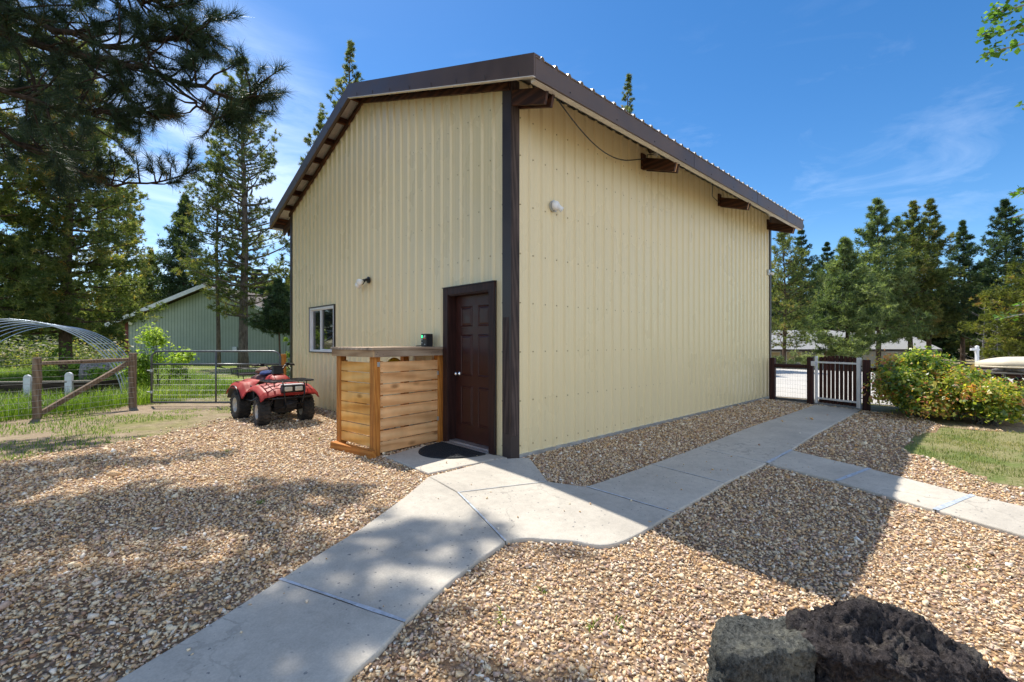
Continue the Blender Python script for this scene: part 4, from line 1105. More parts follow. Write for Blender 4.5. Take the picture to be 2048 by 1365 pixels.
m_.grid(lambda u, v: tuple(Vector(blob(u, v, .16, .20, .075, 1)) + Vector((-.01, .08, .045))), lin(0, 1, 25), lin(0, 1, 15)); m_.build('brown_cloth', M['browncloth'], bd, smooth=True)
m_ = MB(); m_.grid(lambda u, v: tuple(Vector(blob(u, v, .17, .13, .05, 4)) + Vector((-.06, -.14, .02))), lin(0, 1, 25), lin(0, 1, 15)); m_.build('blue_cloth', M['bluecloth'], bd, smooth=True)

# ------------------------------------------------------------------ left: metal field gate, wire fence
def gpost(x, y, h, r, mat, name, parent, z0=-.05):
    m_ = MB(); pts = [(x + rr.uniform(-.006, .006), y + rr.uniform(-.006, .006), z) for z in lin(z0, h, 7)]
    rs = [r * rr.uniform(.93, 1.05) for _ in pts]; rs[-1] = r * .94
    m_.tube(pts, rs, 12); return m_.build(name, mat, parent, bevel=.008)
fence = empty('wire_fence', (*G(265, 815), 0), 0, 'weathered wood and wire garden fence with a diagonal brace left of the grey gate', 'fence')
A = Vector((*G(265, 815), 0)); B = Vector((*G(74, 838), 0)); d_ = (B - A).normalized(); C_ = B + d_ * 2.2
O = A
gpost(0, 0, 1.20, .078, M['fencewood'], 'post', fence)
b = B - O; gpost(b.x, b.y, 1.16, .066, M['fencewood'], 'post', fence); c = C_ - O; gpost(c.x, c.y, 1.16, .066, M['fencewood'], 'post', fence)
m_ = MB(); m_.tube([d_ * .06 + Vector((0, 0, 1.06)), b - d_ * .05 + Vector((0, 0, 1.04))], [.042, .038], 10); m_.build('top_rail', M['fencewood'], fence)
m_ = MB(); m_.bar(d_ * .06 + Vector((0, 0, 1.0)), b - d_ * .06 + Vector((0, 0, .10)), .085, .085); m_.build('diagonal_brace', M['fencewood'], fence, bevel=.008)
m_ = MB(); nr = Vector((d_.y, -d_.x, 0)) * .07
for k in range(10):
    z = .10 + k * .115
    pts = []
    for i in range(17):
        p = c * (i / 16) + nr * -1; pts.append((p.x, p.y, z + .012 * math.sin(i * .9 + k) ))
    m_.tube(pts, .0042, 4)
for i in range(1, 28):
    p = c * (i / 28) - nr; m_.tube([(p.x, p.y, .10), (p.x, p.y, .56)], .0022, 3)
m_.build('wire_netting', M['galv'], fence)
# gate
gL = Vector((*CW(-8.12, 10.42), 0)); gR = Vector((*CW(-5.22, 10.42), 0)); gd = (gR - gL); gw_ = gd.length; ang = math.atan2(gd.y, gd.x)
gate = empty('field_gate', gL, ang, 'grey tubular steel field gate with wire mesh and rounded top corners', 'gate')
H0, H1 = .085, 1.235; rc = .16
m_ = MB(); pth = [(0, 0, H0), (0, 0, H1 - rc)] + [(rc - rc * math.cos(a), 0, H1 - rc + rc * math.sin(a)) for a in lin(.2, math.pi / 2, 6)] + [(gw_ - rc + rc * math.sin(a), 0, H1 - rc + rc * math.cos(a)) for a in lin(0, math.pi / 2 - .2, 6)] + [(gw_, 0, H1 - rc), (gw_, 0, H0), (0, 0, H0)]
m_.tube(pth, .022, 10); m_.tube([(0, 0, .945), (gw_, 0, .945)], .020, 10); m_.tube([(gw_ * .5, 0, H0), (gw_ * .5, 0, H1)], .019, 10)
m_.build('frame', M['greysteel'], gate, smooth=True)
m_ = MB()
for k in range(1, int(gw_ / .052)): m_.tube([(k * .052, .0, H0), (k * .052, .0, .945)], .0024, 3)
for z in (.16, .25, .36, .48, .60, .72, .84): m_.tube([(0, .004, z), (gw_, .004, z)], .0028, 3)
m_.build('wire_mesh', M['galv'], gate)
for z in (.32, .80): m_ = MB(); m_.tube([(-.10, 0, z), (0.0, 0, z)], .012, 8); m_.lathe([(.03, -.03), (.03, .03)], (0, 0, z), (0, 0, 1), 12); m_.build('hinge', M['galv'], gate)
gp = Vector((*P(567, 700, 10.55)[:2], 0))
o = gpost(0, 0, 1.17, .06, M['treated'], 'gate_post', None); o.location = gp; tag(o, 'orange brown round post behind the quad bike at the free end of the gate', 'post')
m_ = MB(); e_ = Vector((.0, SW, 0)) - gp
for k in range(7): m_.tube([gp + Vector((0, 0, .15 + k * .15)), gp + e_ + Vector((-.03, .05, .15 + k * .15))], .003, 4)
o = m_.build('wire_infill', M['galv']); tag(o, 'short run of wire between the orange gate post and the shed corner', 'wire')

# hoop tunnel frame
hp = empty('hoop_tunnel', (0, 0, 0), 0, 'bare blue grey pipe hoops of a garden tunnel standing in the grass behind the fence', 'hoop frame')
lerp_ = lambda s, a, b, x, y: x + (y - x) * (s - a) / (b - a)
dax = Vector((-.642, .767)); dpx = Vector((-.767, -.642)); Rh = 1.86
def hpt(s, a, r=Rh):
    foot = Vector((lerp_(s, 14.4, 20.0, -.842, -.812), 1)) * (s * .77); c_ = foot + dpx * Rh; q = c_ - dpx * (r * math.cos(a)); w = CW(q.x, q.y); return (w[0], w[1], 1.93 / Rh * r * math.sin(a))
for k in range(7):
    s = 14.4 + k * .95; m_ = MB(); m_.tube([hpt(s, a) for a in lin(0.0, math.pi, 41)], .013, 8); m_.build('hoop', M['hoop'], hp, smooth=True)
m_ = MB()
for a in (.35, .8, math.pi / 2, 2.3, 2.8): m_.tube([hpt(14.4, a, Rh + .02), hpt(20.1, a, Rh + .02)], .006, 6)
m_.build('purlin_wire', M['galv'], hp)
hx, hy = hpt(16.5, 0)[:2]

# raised bed with pale stakes, log, behind the fence
Lb = Vector((*CW(-12.6, 10.6), 0)); Rb = Vector((*CW(-10.05, 11.0), 0)); dd = Rb - Lb
bed = empty('raised_bed', Lb, math.atan2(dd.y, dd.x), 'long dark raised garden bed with a pale top board behind the wire fence', 'garden bed'); w_ = dd.length
m_ = MB()
for k in range(3): m_.box(0, w_, 0, .04, .02 + k * .155, .17 + k * .155)
for k in range(3): m_.box(w_ - .04, w_, .04, 1.1, .02 + k * .155, .17 + k * .155)
m_.build('side_board', M['darkboard'], bed, bevel=.004)
m_ = MB(); m_.box(-.02, w_ + .02, -.03, .09, .485, .525); m_.build('cap_board', M['greywood'], bed, bevel=.004)
m_ = MB(); m_.box(.03, w_ - .04, .045, 1.1, .0, .42); m_.build('bed_soil', M['soil'], bed)
for nm, px, py, Y in (('left', 53, 750, 10.75), ('right', 136, 745, 10.9)):
    x, y, z = P(px, py, Y); w = .085; m_ = MB()
    prof = [(-w, 0, 0), (w, 0, 0), (w, 0, z - w)] + [(w * math.cos(a), 0, z - w + w * math.sin(a)) for a in lin(.2, math.pi - .2, 7)] + [(-w, 0, z - w)]
    m_.prism(prof, (0, .05, 0)); o = m_.build('garden_stake', M['whitemetal'], bevel=.004); o.location = (x, y, 0); o.rotation_euler = (0, 0, ang)
    tag(o, ('leftmost pale round topped stake in front of the raised bed' if nm == 'left' else 'pale round topped stake between fence post and diagonal brace'), 'stake', 'pale stakes along the raised bed')
lx, ly, _ = P(165, 730, 15.0); l2 = P(258, 730, 15.6)
m_ = MB(); p0, p1 = Vector((lx, ly, .42)), Vector((l2[0], l2[1], .40)); m_.tube([p0, p0.lerp(p1, .3), p0.lerp(p1, .6), p1], [.44, .42, .43, .40], 18); o = m_.build('log', M['deadwood'], bevel=.02); tag(o, 'thick grey weathered log lying in the grass under the hoops', 'log')

# ------------------------------------------------------------------ right: post and rail fence with the white framed gate
pa = Vector((*G(1547, 800), 0)); pb = Vector((*G(1621, 808), 0)); pc = Vector((*G(1733, 822), 0))
rf = empty('rail_fence', pa, 0, 'dark red brown post and rail fence with wire mesh beyond the shed', 'fence')
def sqpost(p, h):
    m_ = MB(); q = p - pa; m_.box(q.x - .062, q.x + .062, q.y - .062, q.y + .062, -.05, h); m_.build('post', M['redbrown'], rf, bevel=.008)
sqpost(pa + Vector((0, .02, 0)), 1.05); sqpost(pb, 1.09); sqpost(pc, 1.07); pd = Vector((*CW(11.6, 10.6), 0)); sqpost(pd, 1.07)
q = pb - pa; q2, q3 = pc - pa, pd - pa
for a_, b_ in ((Vector((0, 0, 0)), q), (q2, q3)): m_ = MB(); m_.tube([a_ + Vector((0, 0, .86)), b_ + Vector((0, 0, .87))], .045, 10); m_.build('rail', M['redbrown'], rf)
m_ = MB(); m_.bar(Vector((0, 0, .05)), q + Vector((0, 0, .05)), .05, .05); m_.build('bottom_rail', M['greysteel'], rf)
m_ = MB()
for a_, b_ in ((Vector((0, 0, 0)), q), (q2, q3)):
    L_ = (b_ - a_).length; n = int(L_ / .055)
    for i in range(1, n): p = a_.lerp(b_, i / n); m_.tube([p + Vector((0, 0, .06)), p + Vector((0, 0, .85))], .0016, 3)
    for k in range(8): z = .12 + k * .10; m_.tube([a_ + Vector((0, 0, z)), b_ + Vector((0, 0, z))], .0016, 3)
m_.build('wire_mesh', M['galv'], rf)
u_ = (pc - pb).normalized(); g0 = pb + u_ * .085; g1 = pc - u_ * .075; gwid = (g1 - g0).length
yg = empty('yard_gate', g0, math.atan2(u_.y, u_.x), 'white framed gate of dark brown pickets with an arched top', 'gate')
m_ = MB(); m_.box(.03, .075, -.022, .022, .04, 1.12); m_.box(gwid - .11, gwid - .03, -.022, .022, .03, 1.11)
m_.box(.075, gwid - .11, -.018, .018, .96, 1.0); m_.box(.075, gwid - .11, -.018, .018, .135, .175); m_.build('frame', M['whitemetal'], yg, bevel=.004)
m_ = MB(); n = 9; x0, x1 = .095, gwid - .125; pw_ = (x1 - x0) / n
for i in range(n):
    xa, xb = x0 + i * pw_ + .004, x0 + (i + 1) * pw_ - .016 + (.006 if i == n - 1 else 0)
    arch = lambda x: 1.075 + .065 * (1 - ((x - gwid / 2) / (gwid / 2)) ** 2) 
    m_.prism([(xa + .006, .020, .055), (xb, .020, .055), (xb, .020, arch(xb)), (xa + .006, .020, arch(xa))], (0, .022, 0))
pk = m_.build('picket', M['redbrown'], yg, bevel=.002)
for z in (1.015, .06): m_ = MB(); m_.box(.085, gwid - .115, .0425, .062, z, z + .07); m_.build('back_rail', M['redbrown'], yg)
m_ = MB(); m_.box(-.075, .05, -.05, -.0225, .89, 1.0); m_.build('latch', M['whitemetal'], yg, bevel=.006)
for z in (.25, .36, .85, .93): m_ = MB(); m_.tube([(gwid - .03, 0, z), (gwid + .04, 0, z)], .010, 8); m_.build('hinge', M['blackmetal'], yg)

# upturned cream boat on a low rack of dark logs, at the right edge
bx0 = P(1950, 735, 9.9); bx1 = P(2230, 735, 8.6)
ax_ = Vector((bx1[0] - bx0[0], bx1[1] - bx0[1], 0)); L_ = ax_.length; ang = math.atan2(ax_.y, ax_.x)
boat = empty('upturned_boat', (bx0[0], bx0[1], .93), ang, 'upturned cream boat hull resting on the dark log rack behind the bush', 'boat')
def hull(u, v):
    k = math.sin(math.pi * min(1, .5 * u / .28)) if u < .28 else 1.0; k = max(k, .02) ** .8; a = math.pi * v
    w = .42 * k; h = .25 * (.45 + .55 * k) ; c = math.cos(a); s_ = math.sin(a)
    return (u * L_, -w * math.copysign(abs(c) ** .7, c), h * (abs(s_) ** .6) * (.75 + .25 * u))
m_ = MB(); m_.grid(hull, lin(0, 1, 30), lin(0, 1, 17)); m_.build('hull', M['cream'], boat, smooth=True, solid=.012)
for s in (-1, 1): m_ = MB(); m_.tube([tuple(Vector(hull(u, 0 if s < 0 else 1)) + Vector((0, 0, .005))) for u in lin(.0, 1, 20)], .018, 8); m_.build('gunwale', M['cream'], boat, smooth=True)
m_ = MB(); ub = .42; m_.box(ub * L_ - .0, ub * L_ + .42, -.52, -.40, .04, .20); m_.box(ub * L_ + .08, ub * L_ + .30, -.50, -.42, -.10, .04); m_.build('motor_bracket', M['galv'], boat, bevel=.008)
rk = empty('log_rack', (bx0[0], bx0[1], 0), ang, 'rack of dark split logs topped with a grey plank, half hidden by the bush', 'log rack')
m_ = MB(); m_.box(.10, L_ + .1, -.42, .42, .80, .835); m_.build('top_plank', M['greywood'], rk, bevel=.006)
m_ = MB()
for i in range(9):
    for k in range(6):
        m_.tube([(.22 + i * .21 + (k % 2) * .09, -.36 + rr.uniform(-.03, .03), .09 + k * .135), (.22 + i * .21 + (k % 2) * .09 + rr.uniform(-.03, .03), .36, .09 + k * .135)], [rr.uniform(.055, .08)] * 2, 8)
m_.build('log_stack', M['stain'], rk)
for xa in (.12, L_ - .1):
    for ya in (-.34, .26): m_ = MB(); m_.box(xa, xa + .08, ya, ya + .08, 0, .8); m_.build('leg', M['redbrown'], rk)
m_ = MB(); pts = [(.25 + i * .14, -.38 + .06 * math.sin(i * 1.1), .865 + .035 * math.sin(i * .9)) for i in range(10)]; m_.tube(pts, [.03, .04, .035, .045, .04, .035, .04, .03, .03, .02], 8)
o = m_.build('driftwood_branch', M['deadwood'], smooth=True); o.location = (bx0[0], bx0[1], 0); o.rotation_euler = (0, 0, ang); tag(o, 'silvery crooked driftwood branch lying on the rack under the boat', 'branch')

# white sign post beyond the bush
sx_, sy_, sz_ = P(1954, 690, 20.0)
sp_ = empty('sign_post', (sx_, sy_, 0), math.atan2(RY, RX), 'white wooden sign post with a single arm rising behind the bush', 'sign post')
m_ = MB(); m_.box(-.05, .05, -.05, .05, -.1, 1.22); m_.build('post', M['whitemetal'], sp_, bevel=.006)
m_ = MB(); m_.box(-.27, -.05, -.045, .045, 1.07, 1.17); m_.box(.05, .09, -.045, .045, 1.07, 1.15); m_.build('arm', M['whitemetal'], sp_, bevel=.006)
m_ = MB(); m_.lathe([(.075, 0), (.075, .03), (.03, .06), (0, .075)], (0, 0, 1.22), (0, 0, 1), 4); m_.build('post_cap', M['whitemetal'], sp_)

# ------------------------------------------------------------------ lava rocks
def rock(name, pts, mat, amp, seed, label, vox=.0065):
    bm = bmesh.new()
    for p in pts: bm.verts.new(p)
    r_ = bmesh.ops.convex_hull(bm, input=bm.verts[:]); bmesh.ops.delete(bm, geom=[g_ for g_ in r_['geom_interior'] if isinstance(g_, bmesh.types.BMVert)], context='VERTS')
    me = bpy.data.meshes.new(name); bm.to_mesh(me); bm.free()
    o = bpy.data.objects.new(name, me); COL.objects.link(o)
    md = o.modifiers.new('r', 'REMESH'); md.mode = 'VOXEL'; md.voxel_size = vox
    ms = o.modifiers.new('s', 'SMOOTH'); ms.factor = .4; ms.iterations = 1
    dg = bpy.context.evaluated_depsgraph_get(); dg.update()
    m2 = bpy.data.meshes.new_from_object(o.evaluated_get(dg)); o.modifiers.clear(); o.data = m2; m2.name = name
    off = Vector((seed * 3.1, seed * 1.7, seed * .9))
    cos = []
    for v in m2.vertices:
        p = v.co; n_ = v.normal
        big = mnoise.fractal(p * 5.5 + off, 1.0, 2.0, 3); mid = mnoise.ridged_multi_fractal(p * 7.5 + off, 1.0, 2.0, 4, 1.0, 2.0) - 1.0; sm = mnoise.noise(p * 62 + off)
        pit = mnoise.noise(p * 34 - off); pit = min(0, pit + .12)
        dsp = amp * (big * 1.0 + mid * .42 + pit * .38 + sm * .24)
        cos.append(p + n_ * dsp)
    for v, c_ in zip(m2.vertices, cos): v.co = c_
    m2.materials.clear(); m2.materials.append(mat); m2.polygons.foreach_set('use_smooth', [True] * len(m2.polygons)); m2.update()
    tag(o, label, 'rock'); return o
r1 = [Pz(1436, 1248, .13), Pz(1455, 1234, .16), Pz(1520, 1240, .16), Pz(1576, 1240, .165), Pz(1630, 1290, .155), Pz(1637, 1300, .15), Pz(1556, 1296, .165), Pz(1500, 1312, .145), Pz(1474, 1322, .14), Pz(1434, 1302, .11)]
lowf = [CW(.86, 2.06), CW(.95, 1.98), CW(1.20, 1.95), CW(1.27, 2.0), CW(1.28, 2.2), CW(.92, 2.24)]
rock('lava_rock', r1 + [Vector((x, y, -.32)) for x, y in lowf], M['lava_grey'], .030, 1.0, 'grey pitted lava rock with a flat top, the smaller of the two')
r2 = [Pz(1592, 1248, .17), Pz(1612, 1218, .21), Pz(1655, 1202, .25), Pz(1702, 1194, .265), Pz(1738, 1202, .25), Pz(1778, 1230, .21), Pz(1830, 1226, .205), Pz(1872, 1250, .17), Pz(1932, 1294, .11), Pz(1975, 1328, .05), Pz(2006, 1362, -.03), Pz(2040, 1372, -.08),
      Pz(1660, 1300, .17), Pz(1740, 1320, .17), Pz(1850, 1340, .12), Pz(1620, 1290, .14)]
lowf = [CW(1.28, 2.05), CW(1.36, 1.92), CW(1.65, 1.84), CW(2.0, 1.84), CW(2.26, 1.97), CW(2.05, 2.16), CW(1.38, 2.17)]
rock('lava_rock', r2 + [Vector((x, y, -.32)) for x, y in lowf], M['lava_dark'], .058, 5.0, 'large dark purple brown lava rock with a knobbly ridge in the corner')
# ------------------------------------------------------------------ foliage builders
def unit(v): return v / np.maximum(np.linalg.norm(v, axis=-1, keepdims=True), 1e-9)

def needles(pos, dirs, rnd, k, L, W, spread, rng, core=0.05):
    """k thin blades per clump, fanning about dirs"""
    n = len(pos); p = np.repeat(pos, k, 0); d = np.repeat(unit(dirs), k, 0); r = np.repeat(rnd, k)
    q = unit(rng.normal(size=(n * k, 3)))
    dd = unit(d * (1 - spread) + q * spread)
    ll = L * rng.uniform(0.65, 1.1, n * k)[:, None]
    side = unit(np.cross(dd, rng.normal(size=(n * k, 3)))) * (W / 2)
    base = p + d * rng.uniform(-core, core, n * k)[:, None]
    T = np.stack([base - side, base + side, base + dd * ll], 1)
    return T, np.clip(r + rng.normal(0, 0.12, n * k), 0, 1)

def leaves(pos, nrm, rnd, size, rng, asp=0.62):
    n = len(pos); nn = unit(nrm + rng.normal(0, 0.55, (n, 3)))
    a = unit(np.cross(nn, rng.normal(size=(n, 3)))); b = np.cross(nn, a)
    s = size * np.exp(rng.normal(-.1, .32, n))[:, None]
    T = np.stack([pos - a * s * .5, pos + b * s * asp * .5 + nn * s * .08, pos + a * s * .55, pos - b * s * asp * .5 + nn * s * .08], 1)
    return T, np.clip(rnd + rng.normal(0, .19, n), 0, 1)

def foliage(name, T, r, mat, parent=None):
    return link(name, tri_mesh(name, T, r, T.shape[1]), mat, parent)

def wander(p, d, n, step, jit, rng, up=0.0):
    pts = [np.array(p, float)]; d = np.array(d, float)
    for _ in range(n):
        d = d + rng.normal(0, jit, 3); d[2] += up; d /= np.linalg.norm(d); pts.append(pts[-1] + d * step)
    return pts

def conifer_mesh(seed, h, rad, cb, nb, power=0.8, droop=-0.1, tip=0.35, clump=0.40, k=10, nl=0.30, nw=0.05, dens=1.0, fill=0.25, wood=True, trunk_r=None, dead=0.0, top_gap=0.0, lean=0.0):
    """returns wood MB, triangles, rnd"""
    rng = np.random.default_rng(seed); mb = MB()
    tr = trunk_r or h * 0.014
    ph = rng.uniform(0, 6.28, 2)
    axis = lambda z: np.array([lean * z / h + .12 * math.sin(z * .35 + ph[0]) * min(1, z / h * 2), .12 * math.sin(z * .3 + ph[1]) * min(1, z / h * 2), z])
    zs = np.linspace(-.2, h * .985, 16)
    mb.tube([axis(z) for z in zs], [max(.012, tr * (1 - z / h) ** .85 * (1.25 if z < .3 else 1)) for z in zs], 9)
    P_, D_, R_ = [], [], []
    for i in range(nb):
        nw_ = max(6, nb // 6); t = (i // 6 + rng.normal(.5, .16)) / nw_; t = min(.995, max(0, t)) ** 0.92
        z = cb * h + (h - cb * h) * t
        az = i * 2.39996 + rng.normal(0, .5)
        ln = rad * ((1 - t) ** power * rng.uniform(.45, 1.2) * (1 + .22 * math.sin(az * 2 + t * 9 + seed)) + .02)
        if t < .14: ln *= .55 + 3.2 * t
        out = np.array([math.cos(az), math.sin(az), 0.0]); lat = np.array([-math.sin(az), math.cos(az), 0.0])
        nseg = 6; pts = []; el0 = droop + .55 * t + rng.normal(0, .12)
        for s in range(nseg + 1):
            u = s / nseg
            pts.append(axis(z) + out * ln * u + np.array([0, 0, ln * (el0 * u + tip * u * u * .6)]) + lat * ln * .12 * math.sin(3 * u + i))
        if wood and ln > .35: mb.tube(pts, [max(.006, tr * .30 * (1 - t * .7) * (1 - s / nseg) + .006) for s in range(nseg + 1)], 4, caps=False)
        if rng.random() < dead * (1 - t) * 2: continue
        shade = rng.uniform(.15, .75)
        m = max(3, int(dens * (4 + ln * 9)))
        for j in range(m):
            u = fill + (1 - fill) * rng.random() ** .75
            f = u * nseg; a = int(min(nseg - 1, f)); b = pts[a] + (pts[a + 1] - pts[a]) * (f - a)
            sd = rng.normal(0, .26) * ln * (1.15 - u) * 1.2
            q = b + lat * sd + out * abs(sd) * .25 + np.array([0, 0, rng.normal(0.02, .06) * ln + .05])
            P_.append(q); D_.append(out * .75 + lat * np.sign(sd) * .55 + np.array([0, 0, .35])); R_.append(np.clip(shade + rng.normal(0, .20), 0, 1))
    for j in range(7): P_.append(axis(h * (.95 + .007 * j))); D_.append(np.array([rng.normal(0, .4), rng.normal(0, .4), 1.0])); R_.append(.5)
    P_, D_, R_ = np.array(P_), np.array(D_), np.array(R_)
    kk = np.repeat(np.arange(len(P_)), 2); zz = np.clip((h - P_[kk][:, 2]) / h * 2.6 + .22, .22, 1)[:, None]; jit = rng.normal(0, clump * .38, (len(kk), 3)) * zz
    T, r = needles(P_[kk] + jit, D_[kk], R_[kk], k, nl, nw, .62, rng)
    return mb, T, r

def tree(name, xyz, built, bmat, lmat, label, cat='tree', group=None, rz=0.0, s=1.0):
    e = empty(name, xyz, rz, label, cat, group); e.scale = (s, s, s)
    mb, T, r = built
    mb.build('trunk', bmat, e, smooth=True, fix=False); foliage('crown', T, r, lmat, e)
    return e

def base(px, Y):
    w = CW((px - 1024.0) / F * Y, Y); return (w[0], w[1], gzf(*w))
def hgt(py, Y, z0): return (HOR - py) / F * Y + CH - z0

def fit(px, top, Y):
    b = base(px, Y); return b, hgt(top, Y, b[2])

# ------------------------------------------------------------------ right-hand forest edge, tree by tree
specs = [
 # px, top py, Y, radius m, crown base frac, kind, label
 (1567, 466, 33, 2.5, .22, 'thin', 'thin dark pine rising just beyond the far end of the shed'),
 (1601, 452, 54, 4.0, .12, 'dark', 'dark bushy fir next to the thin pine beyond the shed eave'),
 (1652, 488, 56, 4.6, .10, 'dark', 'round topped dark conifer in the gap between the fir and the blue green pine'),
 (1693, 480, 36, 3.6, .15, 'blue', 'broad blue green pine in front of the grey roofed house'),
 (1757, 401, 39, 3.9, .19, 'blue', 'tall blue green pine behind the white framed gate'),
 (1793, 436, 54, 4.0, .10, 'mid', 'mid green conifer half hidden between two taller trees'),
 (1822, 407, 40, 3.5, .20, 'mid', 'tall pine with a blunt tip, right of the blue green pine'),
 (1858, 403, 41, 3.8, .20, 'mid', 'tallest pointed pine in the middle of the right group'),
 (1926, 444, 45, 3.4, .20, 'dark', 'slim dark spire shaped conifer above the bush'),
 (1973, 520, 52, 3.6, .10, 'mid', 'shorter conifer filling the gap beside the slim dark spire'),
 (2012, 404, 38, 4.6, .16, 'dark', 'big dark conifer with layered branches near the right edge'),
 (2085, 470, 25, 3.4, .06, 'olive', 'yellow olive pine at the right edge behind the boat'),
]
kinds = {
 'thin': dict(nb=100, power=.6, droop=-.05, dens=.8, k=7, nl=.24, nw=.045, fill=.35),
 'dark': dict(nb=130, power=1.0, droop=-.20, dens=1.15, k=10, nl=.26, nw=.052, fill=.22, clump=.30),
 'blue': dict(nb=110, power=.9, droop=-.05, dens=1.15, k=11, nl=.32, nw=.052, fill=.25, clump=.34),
 'mid': dict(nb=130, power=.95, droop=-.12, dens=1.1, k=10, nl=.26, nw=.05, fill=.25, clump=.31),
 'olive': dict(nb=120, power=.75, droop=-.15, dens=1.2, k=12, nl=.20, nw=.04, fill=.3, clump=.24),
}
kmat = {'thin': 'needle_mid', 'dark': 'needle_dark', 'blue': 'needle_blue', 'mid': 'needle_mid', 'olive': 'needle_olive'}
for i, (px, top, Y, rad, cb, kd, lab) in enumerate(specs):
    b, h = fit(px, top, Y)
    tree('pine_tree' if kd in ('thin', 'blue', 'mid', 'olive') else 'fir_tree', b, conifer_mesh(100 + i, h, rad, cb, **kinds[kd]), M['bark'], M[kmat[kd]], lab, rz=i * 1.3)
# dead grey tree tangle under the forest
for px, top, Y, lab in ((1965, 596, 30, 'bare grey dead tree with tangled branches below the dark conifers'), (1990, 640, 34, 'smaller bare grey snag leaning behind the white sign post')):
    b, h = fit(px, top, Y); mb = conifer_mesh(int(px), h, 1.7, .05, 60, droop=-.25, tip=.5, trunk_r=.07, lean=.6)[0]
    e = empty('dead_tree', b, 0, lab, 'tree'); mb.build('trunk', M['deadwood'], e, fix=False)

# left-hand trees
b, h = fit(487, 124, 26); 
lodge = tree('lodgepole_pine', b, conifer_mesh(31, h, 3.4, .15, 185, power=.72, droop=-.06, tip=.42, dens=.68, k=15, nl=.20, nw=.032, clump=.20, fill=.40, trunk_r=.26, dead=.10), M['bark_grey'], M['needle_mid'], 'tall sparse pine with a grey trunk standing in front of the green building')
b2, h2 = fit(437, 250, 26.6)
tree('pine_tree', b2, conifer_mesh(33, h2, 2.4, .30, 110, power=.75, droop=-.10, tip=.45, dens=.6, k=14, nl=.19, nw=.032, clump=.2, fill=.40, trunk_r=.13, dead=.12), M['bark_grey'], M['needle_mid'], 'slender pine close beside the sparse tall pine, left of its trunk')
b, h = fit(368, 392, 43); tree('fir_tree', b, conifer_mesh(35, h, 2.9, .08, nb=170, power=.8, droop=-.2, dens=1.4, k=8, nl=.32, nw=.06), M['bark'], M['needle_dark'], 'dark dense fir behind the ridge of the green building')
b, h = fit(305, 505, 45); tree('pine_tree', b, conifer_mesh(36, h, 3.0, .08, **kinds['mid']), M['bark'], M['needle_mid'], 'rounded mid green pine behind the rake board of the green building')
b, h = fit(548, 560, 44); tree('pine_tree', b, conifer_mesh(37, h, 2.7, .05, **kinds['mid']), M['bark'], M['needle_mid'], 'low bushy pine behind the right end of the green building')
b = base(560, 23.0); tree('young_pine', b, conifer_mesh(39, 4.4, 1.35, .42, **dict(kinds['dark'], clump=.22, nl=.2, nw=.035)), M['bark'], M['needle_dark'], 'small dark young pine beside the shed corner, in front of the green building')
for i, (px, top, Y, rad, lab) in enumerate(((132, 90, 18.0, 2.9, 'large sunlit bushy pine with a dark trunk behind the hoop tunnel'), (-40, 30, 16.0, 3.4, 'sunlit yellow green pine at the far left edge'), (236, 380, 40.0, 3.2, 'shorter sunny pine rising behind the left eave of the green building'))):
    b, h = fit(px, top, Y)
    tree('bushy_pine', b, conifer_mesh(50 + i, h, rad, .12, nb=170, power=.45, droop=-.12, tip=.25, dens=1.35, k=13, nl=.17, nw=.036, clump=.20, fill=.30, trunk_r=.22), M['bark'], M['needle_sun'], lab, rz=i * 2.0)
for px, top, Y, rad, lab in ((703, 86, 27, 3.6, 'pointed pine top showing above the left roof slope of the shed'), (640, 232, 27, 3.0, 'lower pine tip peeking over the shed roof beside the pointed pine'), (1258, 151, 33, 3.2, 'small spire of a pine rising behind the long roof edge')):
    b, h = fit(px, top, Y); tree('pine_tree', b, conifer_mesh(60 + px, h, rad, .2, nb=130, power=1.0, droop=.0, tip=.55, dens=.75, k=11, nl=.20, nw=.038, clump=.18), M['bark'], M['needle_mid'], lab)

for x, y, h, lab in ((17.2, 7.6, 9.5, 'pine behind the shed whose shadow crosses the pale road'), (20.5, 6.4, 8.5, 'second pine behind the shed shading the far side of the pale road')):
    tree('pine_tree', (x, y, 0), conifer_mesh(int(h * 10), h, 2.4, .2, **kinds['mid']), M['bark'], M['needle_mid'], lab)

# far wood behind everything, one mass
def treeline():
    rng = np.random.default_rng(77); protos = [conifer_mesh(200 + i, 13, 2.6, .05, 70, dens=.9, k=5, nl=.5, nw=.12, wood=False)[1:] for i in range(4)]
    Ts, rs, wood_ = [], [], MB()
    spots = [(px, rng.uniform(55, 85), rng.uniform(520, 600)) for px in np.arange(1500, 2250, 15)] + [(px, rng.uniform(48, 75), rng.uniform(520, 600)) for px in np.arange(-260, 620, 18)]
    for i, (px, Y, top) in enumerate(spots):
        b, h = fit(px + rng.normal(0, 8), top, Y); T, r = protos[i % 4]; s = h / 13; a = rng.uniform(0, 6.28); c_, s_ = math.cos(a), math.sin(a)
        Q = T.copy(); Q[..., 0], Q[..., 1] = T[..., 0] * c_ - T[..., 1] * s_, T[..., 0] * s_ + T[..., 1] * c_
        Ts.append(Q * np.array([1.25, 1.25, s]) + np.array(b)); rs.append(np.clip(r + rng.normal(0, .1), 0, 1))
    o = foliage('treeline', np.concatenate(Ts), np.concatenate(rs), M['needle_dark']); tag(o, 'far dark conifer wood closing off the view', 'wood', kind='stuff')
treeline()

